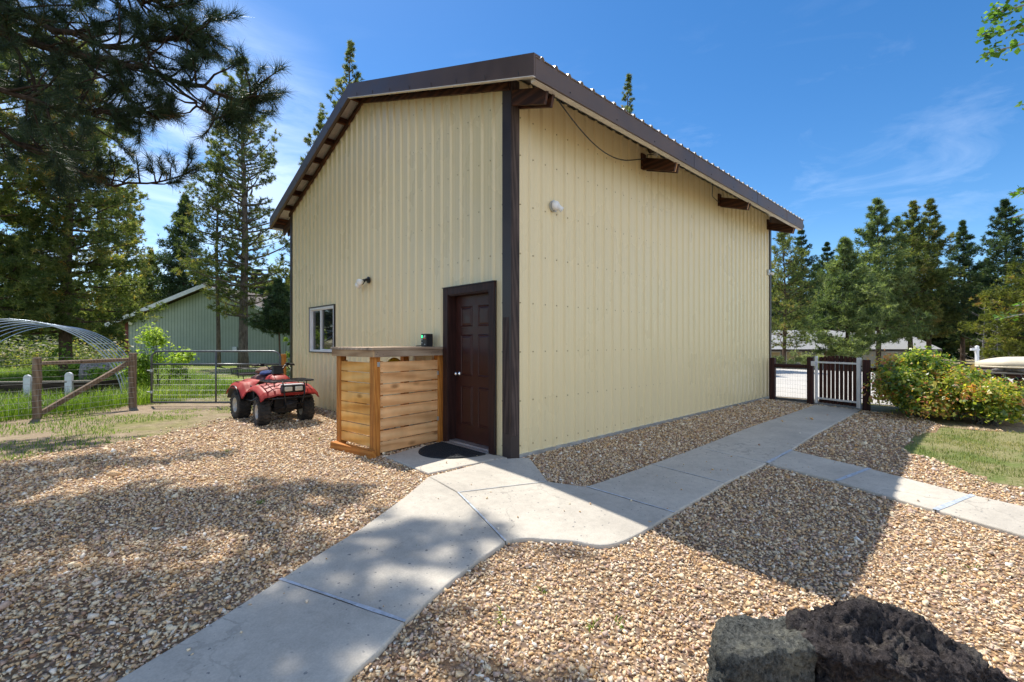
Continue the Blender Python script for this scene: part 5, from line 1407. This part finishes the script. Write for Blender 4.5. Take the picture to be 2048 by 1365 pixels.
# ------------------------------------------------------------------ the big pine overhead at the left: trunk out of frame, limbs reaching in
def ponderosa():
    rng = np.random.default_rng(9)
    tx, ty = CW(-8.3, 5.2); mb = MB(); tr = np.array([tx, ty, 0.0])
    mb.tube([tr + np.array([.1 * math.sin(z * .4), .1 * math.cos(z * .3), z]) for z in np.linspace(-.2, 17, 14)], [.34 * (1 - z / 18.5) + .02 for z in np.linspace(-.2, 17, 14)], 14)
    P_, D_, R_ = [], [], []
    def tuft(p, d, m=1):
        for _ in range(m):
            P_.append(np.array(p) + rng.normal(0, .03, 3)); D_.append(np.array(d)); R_.append(np.clip(rng.normal(.45, .18), 0, 1))
    def limb(pts, r0, ntw, start=.25, tl=(.35, .95), tuft_end=True, tdens=1.0):
        pts = [np.array(p, float) for p in pts]
        Q = []
        for a, b in zip(pts[:-1], pts[1:]):
            for u in (0, .34, .67): Q.append(a + (b - a) * u)
        Q.append(pts[-1]); n = len(Q)
        for i in range(1, n - 1): Q[i] = Q[i] + rng.normal(0, .025, 3)
        mb.tube(Q, [r0 * .62 * (1 - i / n) ** .8 + .007 for i in range(n)], 7, caps=False)
        for j in range(ntw):
            u = start + (1 - start) * (j + rng.random()) / ntw; f = u * (n - 1); a = min(n - 2, int(f)); p = Q[a] + (Q[a + 1] - Q[a]) * (f - a)
            ax = unit(Q[a + 1] - Q[a]); d = unit(ax * .7 + rng.normal(0, .62, 3) + np.array([0, 0, .10]))
            L = rng.uniform(*tl) * (1.15 - .5 * u); w = wander(p, d, 5, L / 5, .16, rng, .05)
            mb.tube(w, [.014 * (1 - i / 6) + .004 for i in range(6)], 4, caps=False)
            tuft(w[-1], w[-1] - w[-2], 2)
            if rng.random() < .85 * tdens: tuft(w[-2], w[-1] - w[-2], 1)
            if rng.random() < .45 * tdens:
                d2 = unit(w[3] - w[2] + rng.normal(0, .5, 3)); q = w[2] + d2 * L * .35; mb.tube([w[2], (w[2] + q) / 2 + rng.normal(0, .02, 3), q], [.008, .006, .004], 4, caps=False); tuft(q, d2, 2)
        if tuft_end:
            e = unit(Q[-1] - Q[-2]); 
            for s in (0, -.12, -.24): tuft(Q[-1] + e * s, e, 2)
    pp = lambda *a: [P(*q) for q in a]
    limb(pp((-420, -60, 5.6), (-150, -40, 5.9), (60, 40, 6.1), (200, 95, 6.3), (300, 85, 6.4), (372, 75, 6.5), (408, 55, 6.5)), .075, 44, .12)
    limb(pp((-420, 40, 5.5), (-150, 30, 5.8), (80, 90, 6.1), (220, 120, 6.2), (320, 150, 6.3), (400, 172, 6.4), (470, 200, 6.5), (530, 196, 6.6)), .08, 52, .15)
    limb(pp((-420, 120, 5.5), (-150, 140, 5.6), (40, 190, 5.9), (130, 228, 6.0), (205, 226, 6.1), (268, 226, 6.2)), .06, 34, .2)
    limb(pp((-420, -160, 5.6), (-120, -150, 6.0), (60, -70, 6.2), (190, -30, 6.3), (290, 0, 6.4), (345, 15, 6.5)), .07, 40, .15)
    limb(pp((-420, -300, 5.5), (-50, -220, 6.3), (150, -120, 6.8), (270, -70, 7.0), (330, -35, 7.2)), .07, 36, .2)
    limb(pp((-420, 200, 5.9), (-150, 210, 6.3), (0, 262, 6.8), (110, 325, 7.2), (230, 370, 7.4), (320, 366, 7.6), (385, 340, 7.8)), .045, 22, .35, (.25, .6), True, .7)
    limb(pp((-420, 150, 7.6), (-120, 240, 8.2), (40, 300, 8.6), (150, 295, 8.8)), .05, 30, .25, (.4, .9))
    limb(pp((-420, 60, 8.2), (-100, 130, 8.8), (80, 190, 9.2), (190, 200, 9.4)), .05, 24, .3, (.4, .9))
    limb(pp((-120, -20, 6.0), (0, 60, 6.1), (60, 150, 6.2), (100, 260, 6.3), (118, 370, 6.4)), .035, 14, .3, (.2, .5), True, .4)
    limb(pp((150, 100, 6.2), (215, 160, 6.25), (280, 215, 6.3), (305, 238, 6.3), (340, 232, 6.35)), .028, 9, .4, (.2, .45), True, .6)
    limb(pp((330, 150, 6.3), (380, 205, 6.4), (430, 235, 6.5), (470, 235, 6.5)), .025, 8, .3, (.2, .4), True, .8)
    # limbs above and behind the frame: they dapple the ground
    for i in range(42):
        z = 6.4 + 9.0 * (i / 41) ** .9 + rng.normal(0, .2); az = i * 2.4 + rng.normal(0, .3); L = (4.3 if z < 12 else 3.0) * rng.uniform(.65, 1.1)
        d = np.array([math.cos(az), math.sin(az), rng.uniform(-.05, .25)]); p0 = tr + np.array([0, 0, z])
        e = p0 + d * L
        X, Y = WC(e[0], e[1])
        # keep the sky over the shed open where the photograph shows it
        if Y > .5:
            px = 1024 + F * X / Y; py = HOR - F * (e[2] - CH) / Y
            if px > 420 and -60 < py < 400: continue
        limb([p0, p0 + d * L * .35 + np.array([0, 0, -.1]), p0 + d * L * .7 + np.array([0, 0, .05]), e + np.array([0, 0, .25])], .06, int(20 + L * 7), .18, (.4, 1.0))
    for x1, y1, z1 in ((-2.0, 4.5, 9.2), (-2.4, 3.2, 8.6), (-1.3, 4.6, 10.2), (-1.9, 3.4, 10.8), (-2.9, 3.9, 9.0), (-3.5, 4.0, 8.2), (-4.0, 3.6, 7.6), (-4.6, 3.2, 8.2), (-3.2, 4.8, 10.0), (-4.2, 4.6, 9.4), (-2.5, 4.0, 9.7), (-3.8, 2.9, 7.4), (-4.8, 2.6, 7.4), (-3.3, 3.3, 8.8)):
        p0 = tr + np.array([0, 0, z1 - .5]); e = np.array([x1, y1, z1]); limb([p0, p0 + (e - p0) * .4, p0 + (e - p0) * .75, e], .07, 40, .25, (.4, .95))
    T, r = needles(np.array(P_), np.array(D_), np.array(R_), 66, .205, .0066, .55, rng, .09)
    print('tufts', len(P_), 'needles', len(T))
    e = empty('ponderosa_pine', (0, 0, 0), 0, 'long needled pine whose dark branches hang into the upper left corner', 'tree')
    mb.build('trunk', M['bark_dark'], e, smooth=True, fix=False); foliage('crown', T, r, M['needle_near'], e)
ponderosa()

# ------------------------------------------------------------------ broadleaf branches at the right edge
def aspen():
    rng = np.random.default_rng(21); mb = MB(); tx, ty = CW(10.4, 8.0); tr = np.array([tx, ty, 0.0])
    mb.tube([tr + np.array([.08 * math.sin(z), .08 * math.cos(z * .7), z]) for z in np.linspace(-.2, 11, 12)], [.15 * (1 - z / 12.5) + .01 for z in np.linspace(-.2, 11, 12)], 10)
    P_, N_, R_ = [], [], []
    def spray(pts, n, wd):
        pts = [np.array(p) for p in pts]; mb.tube(pts, [.022 * (1 - i / len(pts)) + .004 for i in range(len(pts))], 5, caps=False)
        for j in range(n):
            u = rng.random() ** .8; f = u * (len(pts) - 1); a = min(len(pts) - 2, int(f)); p = pts[a] + (pts[a + 1] - pts[a]) * (f - a)
            P_.append(p + rng.normal(0, wd * (1.1 - .6 * u), 3)); N_.append(np.array([rng.normal(0, .4), rng.normal(0, .4), 1])); R_.append(np.clip(rng.normal(.5, .22), 0, 1))
    for q, n, wd in ((((2300, -60, 8.0), (2140, 10, 7.6), (2060, 50, 7.4), (1995, 66, 7.3), (1962, 70, 7.3)), 230, .11),
                     (((2300, -40, 8.0), (2160, 40, 7.7), (2080, 80, 7.5), (2000, 100, 7.4), (1968, 108, 7.4)), 200, .10),
                     (((2300, -120, 8.0), (2150, -40, 7.7), (2070, 5, 7.5), (2000, 24, 7.4), (1978, 36, 7.4)), 230, .12),
                     (((2300, -140, 8.0), (2150, -70, 7.8), (2060, -30, 7.7), (2005, -4, 7.6)), 180, .13),
                     (((2300, 180, 8.0), (2150, 200, 7.8), (2080, 207, 7.7), (2044, 210, 7.7)), 60, .08),
                     (((2300, 300, 8.0), (2150, 360, 7.8), (2080, 380, 7.7), (2022, 386, 7.6)), 90, .075),
                     (((2300, 380, 8.0), (2150, 410, 7.8), (2080, 420, 7.7), (2025, 436, 7.6)), 110, .085),
                     (((2300, 560, 8.0), (2150, 600, 7.8), (2080, 622, 7.7), (1990, 640, 7.6)), 120, .085),
                     (((2300, 540, 8.0), (2150, 590, 7.8), (2080, 605, 7.7), (2030, 612, 7.6)), 80, .07)):
        pts = [P(*a) for a in q]; spray([tr + np.array([0, 0, max(1.2, pts[0][2] - .8)])] + pts, n, wd)
    for i in range(26):
        z = rng.uniform(3.5, 10.5); az = rng.uniform(-1.0, 2.2) - 1.6; L = rng.uniform(1.0, 2.0); p0 = tr + np.array([0, 0, z]); d = np.array([math.cos(az), math.sin(az), .4]); spray([p0, p0 + d * L * .5, p0 + d * L], 110, .22)
    T, r = leaves(np.array(P_), np.array(N_), np.array(R_), .075, rng, .8)
    e = empty('aspen_tree', (0, 0, 0), 0, 'bright green broadleaf tree whose leafy twigs enter from the right edge', 'tree'); mb.build('trunk', M['bark_pale'], e, fix=False); foliage('crown', T, r, M['leaf_aspen'], e)
aspen()

# ------------------------------------------------------------------ shrubs
def shrub(name, c, rx, ry, h, n, size, mat, label, seed, stems=9, lumps=14, cat='bush', asp=.62, rz=0.0, low=.12):
    rng = np.random.default_rng(seed); e = empty(name, (c[0], c[1], gzf(c[0], c[1])), rz, label, cat)
    mb = MB(); L = []
    for i in range(lumps):
        a = rng.uniform(0, 6.28); q = rng.random() ** .5; z = h * rng.uniform(.20, .92) * (1 - .45 * q * q) * rng.uniform(.8, 1.05); L.append((np.array([rx * .72 * q * math.cos(a), ry * .72 * q * math.sin(a), z]), rng.uniform(.16, .36) * min(rx, ry, h) * 1.05, float(np.clip(rng.normal(.46, .24), .05, 1))))
    P_, N_, R_ = [], [], []
    for i in range(n):
        c_, r_, s_ = L[rng.integers(0, lumps)]; d = unit(rng.normal(size=3)); d[2] = d[2] if d[2] > -.5 else -d[2]
        p = c_ + d * r_ * (rng.uniform(.5, 1.0) if rng.random() < .76 else rng.uniform(1.0, 1.7))
        if p[2] < low * rng.random(): continue
        P_.append(p); N_.append(d * .6 + np.array([0, 0, .5])); R_.append(np.clip(s_ + .20 * (p[2] / h - .4) + rng.normal(0, .16), 0, 1))
    for i in range(stems):
        c_, r_, _ = L[i % lumps]; t_ = c_ + unit(rng.normal(size=3)) * r_ * .7; b = np.array([rng.normal(0, .12 * rx), rng.normal(0, .12 * ry), -.03]); mid = (b + t_) / 2 + np.array([0, 0, .12 * h])
        mb.tube([b, mid, t_], [.012, .009, .004], 5, caps=False)
        for _ in range(4):
            q = t_ + unit(rng.normal(size=3) + np.array([0, 0, .6])) * r_ * .8; mb.tube([t_, q], [.005, .003], 4, caps=False)
    T, r = leaves(np.array(P_), np.array(N_), np.array(R_), size, rng, asp)
    mb.build('stem', M['bark_grey'], e, fix=False); foliage('foliage', T, r, mat, e); return e
shrub('rose_bush', CW(8.15, 9.2), 1.62, .85, 1.36, 30000, .062, M['leaf_rose'], 'big rose bush with yellow green and reddish leaves beside the white framed gate', 5, 40, 80)
shrub('rose_bush', CW(8.35, 8.15), 1.05, .6, .90, 13000, .055, M['leaf_rose'], 'low rose bush in front of the dark log rack at the right edge', 6, 24, 50)
shrub('rose_bush', CW(8.9, 9.0), .8, .6, 1.12, 8000, .060, M['leaf_rose'], 'reddish rose growth between the big bush and the cream boat', 16, 20, 36)
shrub('lime_shrub', (*CW(-9.9, 13.0),), .95, .8, 2.15, 4200, .085, M['leaf_lime'], 'bright yellow green leggy shrub behind the metal field gate', 7, 16, 15, low=.5)
shrub('lime_shrub', (*CW(-12.2, 14.2),), .8, .7, .95, 2200, .075, M['leaf_lime'], 'low bright green shrub behind the gate post near the log', 8, 8, 10)
shrub('lime_shrub', (*CW(-14.6, 15.2),), 1.0, .8, 1.25, 2600, .08, M['leaf_lime'], 'low yellow green shrub beside the dark pine trunk', 18, 8, 10)
shrub('lime_shrub', (*CW(-12.3, 25.0),), .5, .5, 2.0, 900, .10, M['leaf_lime'], 'small lime green sapling between the green building and the shed', 28, 8, 8)
b = CW(15.4, 25.6); shrub('sage_hedge', b, 2.6, .8, .95, 7500, .085, M['leaf_sage'], 'grey green sagebrush hedge across the pale road', 9, 14, 26, cat='hedge', rz=math.atan2(RY, RX), asp=.4)

# ------------------------------------------------------------------ grass
def blades(name, pts, h, w, mat, label, seed, lean=.45, kind='stuff'):
    rng = np.random.default_rng(seed); n = len(pts); x, y = pts[:, 0], pts[:, 1]; z = gz(x, y)
    hh = h * rng.uniform(.45, 1.2, n); a = rng.uniform(0, 6.28, n); d = np.stack([np.cos(a), np.sin(a), np.zeros(n)], 1); s = np.stack([-np.sin(a), np.cos(a), np.zeros(n)], 1)
    b = np.stack([x, y, z], 1); ln = rng.uniform(.1, lean * 2, n)[:, None]
    m_ = b + np.array([0, 0, 1]) * hh[:, None] * .55 + d * hh[:, None] * ln * .25; t = b + np.array([0, 0, 1]) * hh[:, None] * (1 - .3 * ln) + d * hh[:, None] * ln
    T = np.concatenate([np.stack([b - s * w / 2, b + s * w / 2, m_ + s * w * .35, m_ - s * w * .35], 1), np.stack([m_ - s * w * .35, m_ + s * w * .35, t + s * w * .05, t - s * w * .05], 1)])
    r = np.clip(.35 + .25 * wob(x, y, .8, seed) + rng.normal(0, .2, n), 0, 1); o = foliage(name, T, np.concatenate([r, r]), mat)
    tag(o, label, 'grass', kind=kind)
rng = np.random.default_rng(3)
# lawn blades at the right
xs = rng.uniform(1, 9, 90000); ys = rng.uniform(-9, -1, 90000); ok = inpoly(lawn_poly, xs + .2 * wob(xs, ys, 2.1) + rng.normal(0, .08, len(xs)), ys + .2 * wob(ys, xs, 1.7) + rng.normal(0, .08, len(xs))) & (WC(xs, ys)[0] < 1.25 * WC(xs, ys)[1])
ok &= (rng.random(len(xs)) < .22 + .78 * (wob(xs, ys, 1.6) + .6 * wob(xs, ys, 4.3, 2.0) > -.1)); blades('lawn_grass', np.stack([xs[ok], ys[ok]], 1), .06, .006, M['grass_dry'], 'thin patchy lawn grass beside the branch path', 4)
# patchy grass in front of the fence
xs = rng.uniform(-11, .2, 60000); ys = rng.uniform(2.5, 10.5, 60000); lim = soil_line(xs); fl_ = 9.0 + .53 * (xs + 2.9)
mask = (ys > lim + .15 * wob(xs, ys, 2)) & (ys < fl_ + .9) & (wob(xs, ys, .75, 2.2) + .5 * wob(xs, ys, 2.1, .7) > -.12) & (rng.random(len(xs)) < .8)
blades('grass_patches', np.stack([xs[mask], ys[mask]], 1), .055, .008, M['grass'], 'short green grass growing in patches on the dry soil before the gate', 5)
# tall grass behind the fence and gate
xs = rng.uniform(-14, -.3, 170000); ys = rng.uniform(6, 26, 170000); fl_ = 9.25 + .53 * (xs + 2.9); X, Y = WC(xs, ys)
mask = (ys > fl_) & (Y > 8) & (X > -1.35 * Y) & (rng.random(len(xs)) < np.where(X < -7.9, 1.0, .35) * np.clip(1.5 - Y / 22, .2, 1)) & ~((xs > -.4) & (ys < 8.2))
mask &= (X < -7.9) | (wob(xs, ys, .5, 4.0) > -.2)
pt = np.stack([xs[mask], ys[mask]], 1); Xm = X[mask]
blades('tall_grass', pt[Xm < -8.0], .40, .010, M['grass'], 'tall bright green grass growing behind the wire fence', 6); blades('field_grass', pt[Xm >= -8.0], .12, .012, M['grass'], 'sunny short field grass behind the metal gate', 7)

# ------------------------------------------------------------------ neighbouring buildings
def green_building():
    Y0 = 29.5; x0, x1 = -25.1, -14.3; w = CW(x0, Y0 + .6); ang = math.atan2(RY, RX)
    e = empty('green_building', (w[0], w[1], 0), ang, 'pale green board sided building with a white rake board behind the field gate', 'building')
    W_ = x1 - x0; he = 2.75; pk = 4.95; dp = 9.0; c = W_ * .5
    m_ = MB(); m_.prism([(0, 0, 0), (W_, 0, 0), (W_, 0, he), (c, 0, pk), (0, 0, he)], (0, dp, 0)); m_.build('wall', M['greenwall'], e)
    m_ = MB(); o_ = .85; sl_ = (pk - he) / c
    for s in (-1, 1):
        xe = -o_ if s < 0 else W_ + o_; ze = he - sl_ * o_
        m_.prism([(xe, -.6, ze + .10), (c, -.6, pk + .10), (c, -.6, pk + .20), (xe, -.6, ze + .20)], (0, dp + 1.2, 0))
    m_.build('roof', M['greenroof'], e)
    m_ = MB()
    for s in (-1, 1):
        xe = -o_ if s < 0 else W_ + o_; ze = he - sl_ * o_
        m_.prism([(xe, -.64, ze - .05), (c, -.64, pk - .05), (c, -.64, pk + .22), (xe, -.64, ze + .22)], (0, .035, 0))
    m_.build('rake_board', M['palefascia'], e)
    m_ = MB(); m_.box(-.06, .14, -.03, .0, 0, he); m_.box(-.06, -.001, 0, .14, 0, he); m_.build('corner_board', M['redtrim'], e); m_ = MB(); m_.box(W_ - .14, W_ + .06, -.03, 0, 0, he); m_.build('corner_board', M['redtrim'], e)
    m_ = MB(); m_.lathe([(.07, 0), (.12, .16), (0, .17)], (.35, -.02, he - .05), (.3, -1, -.4), 10); m_.build('eave_lamp', M['white'], e)
    m_ = MB(); m_.box(6.95, 7.25, -.12, -.001, .85, 1.12); m_.build('meter_box', M['galv'], e, bevel=.02)
green_building()
def far_house():
    Y0 = 43.0; w = CW(23.4, Y0); z0 = gzf(*w); ang = math.atan2(RY, RX) + .05
    e = empty('far_house', (w[0], w[1], z0), ang, 'long low grey house with a pale shingle roof across the road', 'house'); W_ = 16.5; he = 2.15; dp = 8.0
    m_ = MB(); m_.box(0, 9.2, .6, dp, 0, he); m_.build('wall', M['house'], e)
    m_ = MB(); m_.box(9.2, W_, -.3, dp, 0, he); m_.build('garage_wall', M['garage'], e)
    m_ = MB(); m_.prism([(-.5, -.4, he - .10), (-.5, dp * .5, he + 1.75), (-.5, dp + .4, he - .1), (-.5, dp + .4, he + .06), (-.5, dp * .5, he + 1.93), (-.5, -.4, he + .06)], (W_ + 1, 0, 0)); m_.build('roof', M['shingle'], e)
    m_ = MB(); m_.box(-.5, W_ + .5, -.44, -.4, he - .14, he + .06); m_.build('gutter', M['trim'], e)
    for a, b in ((.5, 1.9), (2.6, 4.0), (11.6, 12.6)):
        m_ = MB(); y = .56 if a < 9 else -.34; m_.box(a - .09, b + .09, y, y + .035, .85, 1.98); f_ = m_.build('window', M['palefascia'], e); m_ = MB(); m_.box(a, b, y - .015, y - .001, .94, 1.9); m_.build('blind', M['shade'], f_)
    m_ = MB(); m_.box(6.2, 7.3, .57, .599, 0, 2.0); d = m_.build('door', M['redtrim'], e); m_ = MB(); m_.box(6.08, 6.199, .56, .599, 0, 2.05); m_.box(7.301, 7.42, .56, .599, 0, 2.05); m_.build('door_frame', M['palefascia'], d)
far_house()
# a few weeds pushing through the gravel
wp = []
for px, py in ((1085, 1190), (1190, 1262), (1890, 1150), (1240, 1258), (520, 1010), (190, 925), (455, 905), (1950, 1140), (830, 1100), (1010, 1245), (250, 935), (1480, 850), (640, 880)):
    c = G(px, py); m = int(rng.integers(6, 16)); wp.append(np.array(c) + rng.normal(0, .02, (m, 2)))
blades('weeds', np.concatenate(wp), .05, .010, M['grass'], 'small green weeds sprouting here and there through the gravel', 12, .8)
# understorey closing the view below the left pines
def undergrowth():
    rng = np.random.default_rng(44); P_, N_, R_ = [], [], []
    for px in np.arange(-330, 262, 11):
        Y = rng.uniform(21, 33); b = base(px, Y); h = rng.uniform(.9, 2.3); r = rng.uniform(.7, 1.3); s = rng.uniform(.1, .75); n = 260
        d = unit(rng.normal(size=(n, 3))); d[:, 2] = np.abs(d[:, 2]); k = rng.uniform(.6, 1.15, (n, 1))
        P_.append(np.array(b) + d * k * np.array([r, r, h])); N_.append(d + np.array([0, 0, .4])); R_.append(np.clip(s + rng.normal(0, .2, n), 0, 1))
    T, r = leaves(np.concatenate(P_), np.concatenate(N_), np.concatenate(R_), .15, rng)
    o = foliage('undergrowth', T, r, M['needle_mid']); tag(o, 'tangled dark green undergrowth below the left pines', 'undergrowth', kind='stuff')
undergrowth()
# ------------------------------------------------------------------ light, sky, camera
SUN = Vector((0.018, 0.585, 1.0)).normalized()
elev = math.asin(SUN.z); azim = math.atan2(SUN.x, SUN.y)
sl = bpy.data.lights.new('sun', 'SUN'); sl.energy = 3.2; sl.angle = R(0.53); sl.color = (1.0, 0.94, 0.84)
so = bpy.data.objects.new('sun', sl); COL.objects.link(so); so.rotation_euler = (-SUN).to_track_quat('-Z', 'Y').to_euler(); so.location = (0, 8, 20)
world = bpy.data.worlds.new('World'); scene.world = world; world.use_nodes = True
nt = world.node_tree; nt.nodes.clear()
out = nt.nodes.new('ShaderNodeOutputWorld'); bg = nt.nodes.new('ShaderNodeBackground')
sky = nt.nodes.new('ShaderNodeTexSky'); sky.sky_type = 'NISHITA'; sky.sun_disc = False
sky.sun_elevation = elev; sky.sun_rotation = azim; sky.altitude = 1300; sky.air_density = 1.0; sky.dust_density = 0.6; sky.ozone_density = 2.5
tc = nt.nodes.new('ShaderNodeTexCoord')
# thin streaks of cirrus
mp = nt.nodes.new('ShaderNodeMapping'); mp.inputs['Scale'].default_value = (1.6, 2.4, 7.0); mp.inputs['Rotation'].default_value = (0.12, 0.2, 0.5)
nt.links.new(tc.outputs['Generated'], mp.inputs['Vector'])
n1 = nt.nodes.new('ShaderNodeTexNoise'); n1.inputs['Scale'].default_value = 2.1; n1.inputs['Detail'].default_value = 8; n1.inputs['Roughness'].default_value = 0.62; n1.inputs['Distortion'].default_value = 0.6
nt.links.new(mp.outputs[0], n1.inputs['Vector'])
cr = nt.nodes.new('ShaderNodeValToRGB'); cr.color_ramp.elements[0].position = 0.55; cr.color_ramp.elements[1].position = 0.78
cr.color_ramp.elements[1].color = (0.14, 0.14, 0.14, 1)
nt.links.new(n1.outputs['Fac'], cr.inputs['Fac'])
sx = nt.nodes.new('ShaderNodeSeparateXYZ'); nt.links.new(tc.outputs['Generated'], sx.inputs[0])
lo = nt.nodes.new('ShaderNodeMapRange'); lo.inputs['From Min'].default_value = 0.58; lo.inputs['From Max'].default_value = 0.18
nt.links.new(sx.outputs['Z'], lo.inputs['Value'])
mk0 = nt.nodes.new('ShaderNodeMath'); mk0.operation = 'MULTIPLY'; nt.links.new(cr.outputs['Color'], mk0.inputs[0]); nt.links.new(lo.outputs[0], mk0.inputs[1])
# unseen broken bright cloud behind the camera, added to brighten the shaded walls
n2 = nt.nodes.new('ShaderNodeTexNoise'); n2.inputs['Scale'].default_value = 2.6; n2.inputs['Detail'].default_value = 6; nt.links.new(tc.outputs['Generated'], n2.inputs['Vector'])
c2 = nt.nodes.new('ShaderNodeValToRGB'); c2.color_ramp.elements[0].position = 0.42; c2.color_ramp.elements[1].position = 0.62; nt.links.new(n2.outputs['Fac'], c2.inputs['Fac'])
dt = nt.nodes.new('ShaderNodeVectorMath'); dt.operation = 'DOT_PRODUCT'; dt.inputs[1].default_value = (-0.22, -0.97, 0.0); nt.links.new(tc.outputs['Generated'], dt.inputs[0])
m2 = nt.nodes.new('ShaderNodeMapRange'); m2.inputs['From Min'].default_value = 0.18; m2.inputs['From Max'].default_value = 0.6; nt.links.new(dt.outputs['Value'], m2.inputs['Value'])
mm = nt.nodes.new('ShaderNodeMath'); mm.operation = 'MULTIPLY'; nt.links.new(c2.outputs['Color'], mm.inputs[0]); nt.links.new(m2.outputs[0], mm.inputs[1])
# a pale bank of haze low in the sky beyond the green building
hd = nt.nodes.new('ShaderNodeVectorMath'); hd.operation = 'DOT_PRODUCT'; hd.inputs[1].default_value = Vector((P(330, 400, 10)[0] - CX, P(330, 400, 10)[1] - CY, P(330, 400, 10)[2] - CH)).normalized(); nt.links.new(tc.outputs['Generated'], hd.inputs[0])
hm = nt.nodes.new('ShaderNodeMapRange'); hm.interpolation_type = 'SMOOTHSTEP'; hm.inputs['From Min'].default_value = 0.92; hm.inputs['From Max'].default_value = 1.0; hm.inputs['To Max'].default_value = 0.42; nt.links.new(hd.outputs['Value'], hm.inputs['Value'])
nr_ = nt.nodes.new('ShaderNodeMapRange'); nr_.inputs['From Min'].default_value = 0.3; nr_.inputs['From Max'].default_value = 0.65; nt.links.new(n1.outputs['Fac'], nr_.inputs['Value'])
hz = nt.nodes.new('ShaderNodeMath'); hz.operation = 'MULTIPLY'; nt.links.new(hm.outputs[0], hz.inputs[0]); nt.links.new(nr_.outputs[0], hz.inputs[1])
mk1 = nt.nodes.new('ShaderNodeMath'); mk1.operation = 'MAXIMUM'; nt.links.new(mk0.outputs[0], mk1.inputs[0]); nt.links.new(hz.outputs[0], mk1.inputs[1])
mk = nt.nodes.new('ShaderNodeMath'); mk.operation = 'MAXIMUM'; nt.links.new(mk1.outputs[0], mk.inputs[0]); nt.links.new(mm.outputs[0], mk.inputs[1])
hs = nt.nodes.new('ShaderNodeHueSaturation'); hs.inputs['Saturation'].default_value = 1.3; nt.links.new(sky.outputs[0], hs.inputs['Color'])
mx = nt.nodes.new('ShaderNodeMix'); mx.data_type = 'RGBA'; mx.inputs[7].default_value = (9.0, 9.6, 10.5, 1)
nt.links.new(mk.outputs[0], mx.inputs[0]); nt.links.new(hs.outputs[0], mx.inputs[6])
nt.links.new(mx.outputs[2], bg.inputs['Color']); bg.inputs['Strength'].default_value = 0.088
nt.links.new(bg.outputs[0], out.inputs['Surface'])

cd = bpy.data.cameras.new('camera'); cd.sensor_width = 36; cd.lens = F / 2048 * 36; cd.clip_end = 2000; cd.clip_start = 0.05
cd.shift_y = (HOR - 682.5) / 2048
co = bpy.data.objects.new('camera', cd); COL.objects.link(co); co.location = (CX, CY, CH)
co.rotation_euler = (R(90), 0, -math.atan2(FX, FY)); scene.camera = co
scene.view_settings.view_transform = 'Standard'; scene.view_settings.look = 'None'
scene.view_settings.exposure = 1.08; scene.view_settings.gamma = 1.0
scene.cycles.use_denoising = True
scene.cycles.max_bounces = 8; scene.cycles.transparent_max_bounces = 8
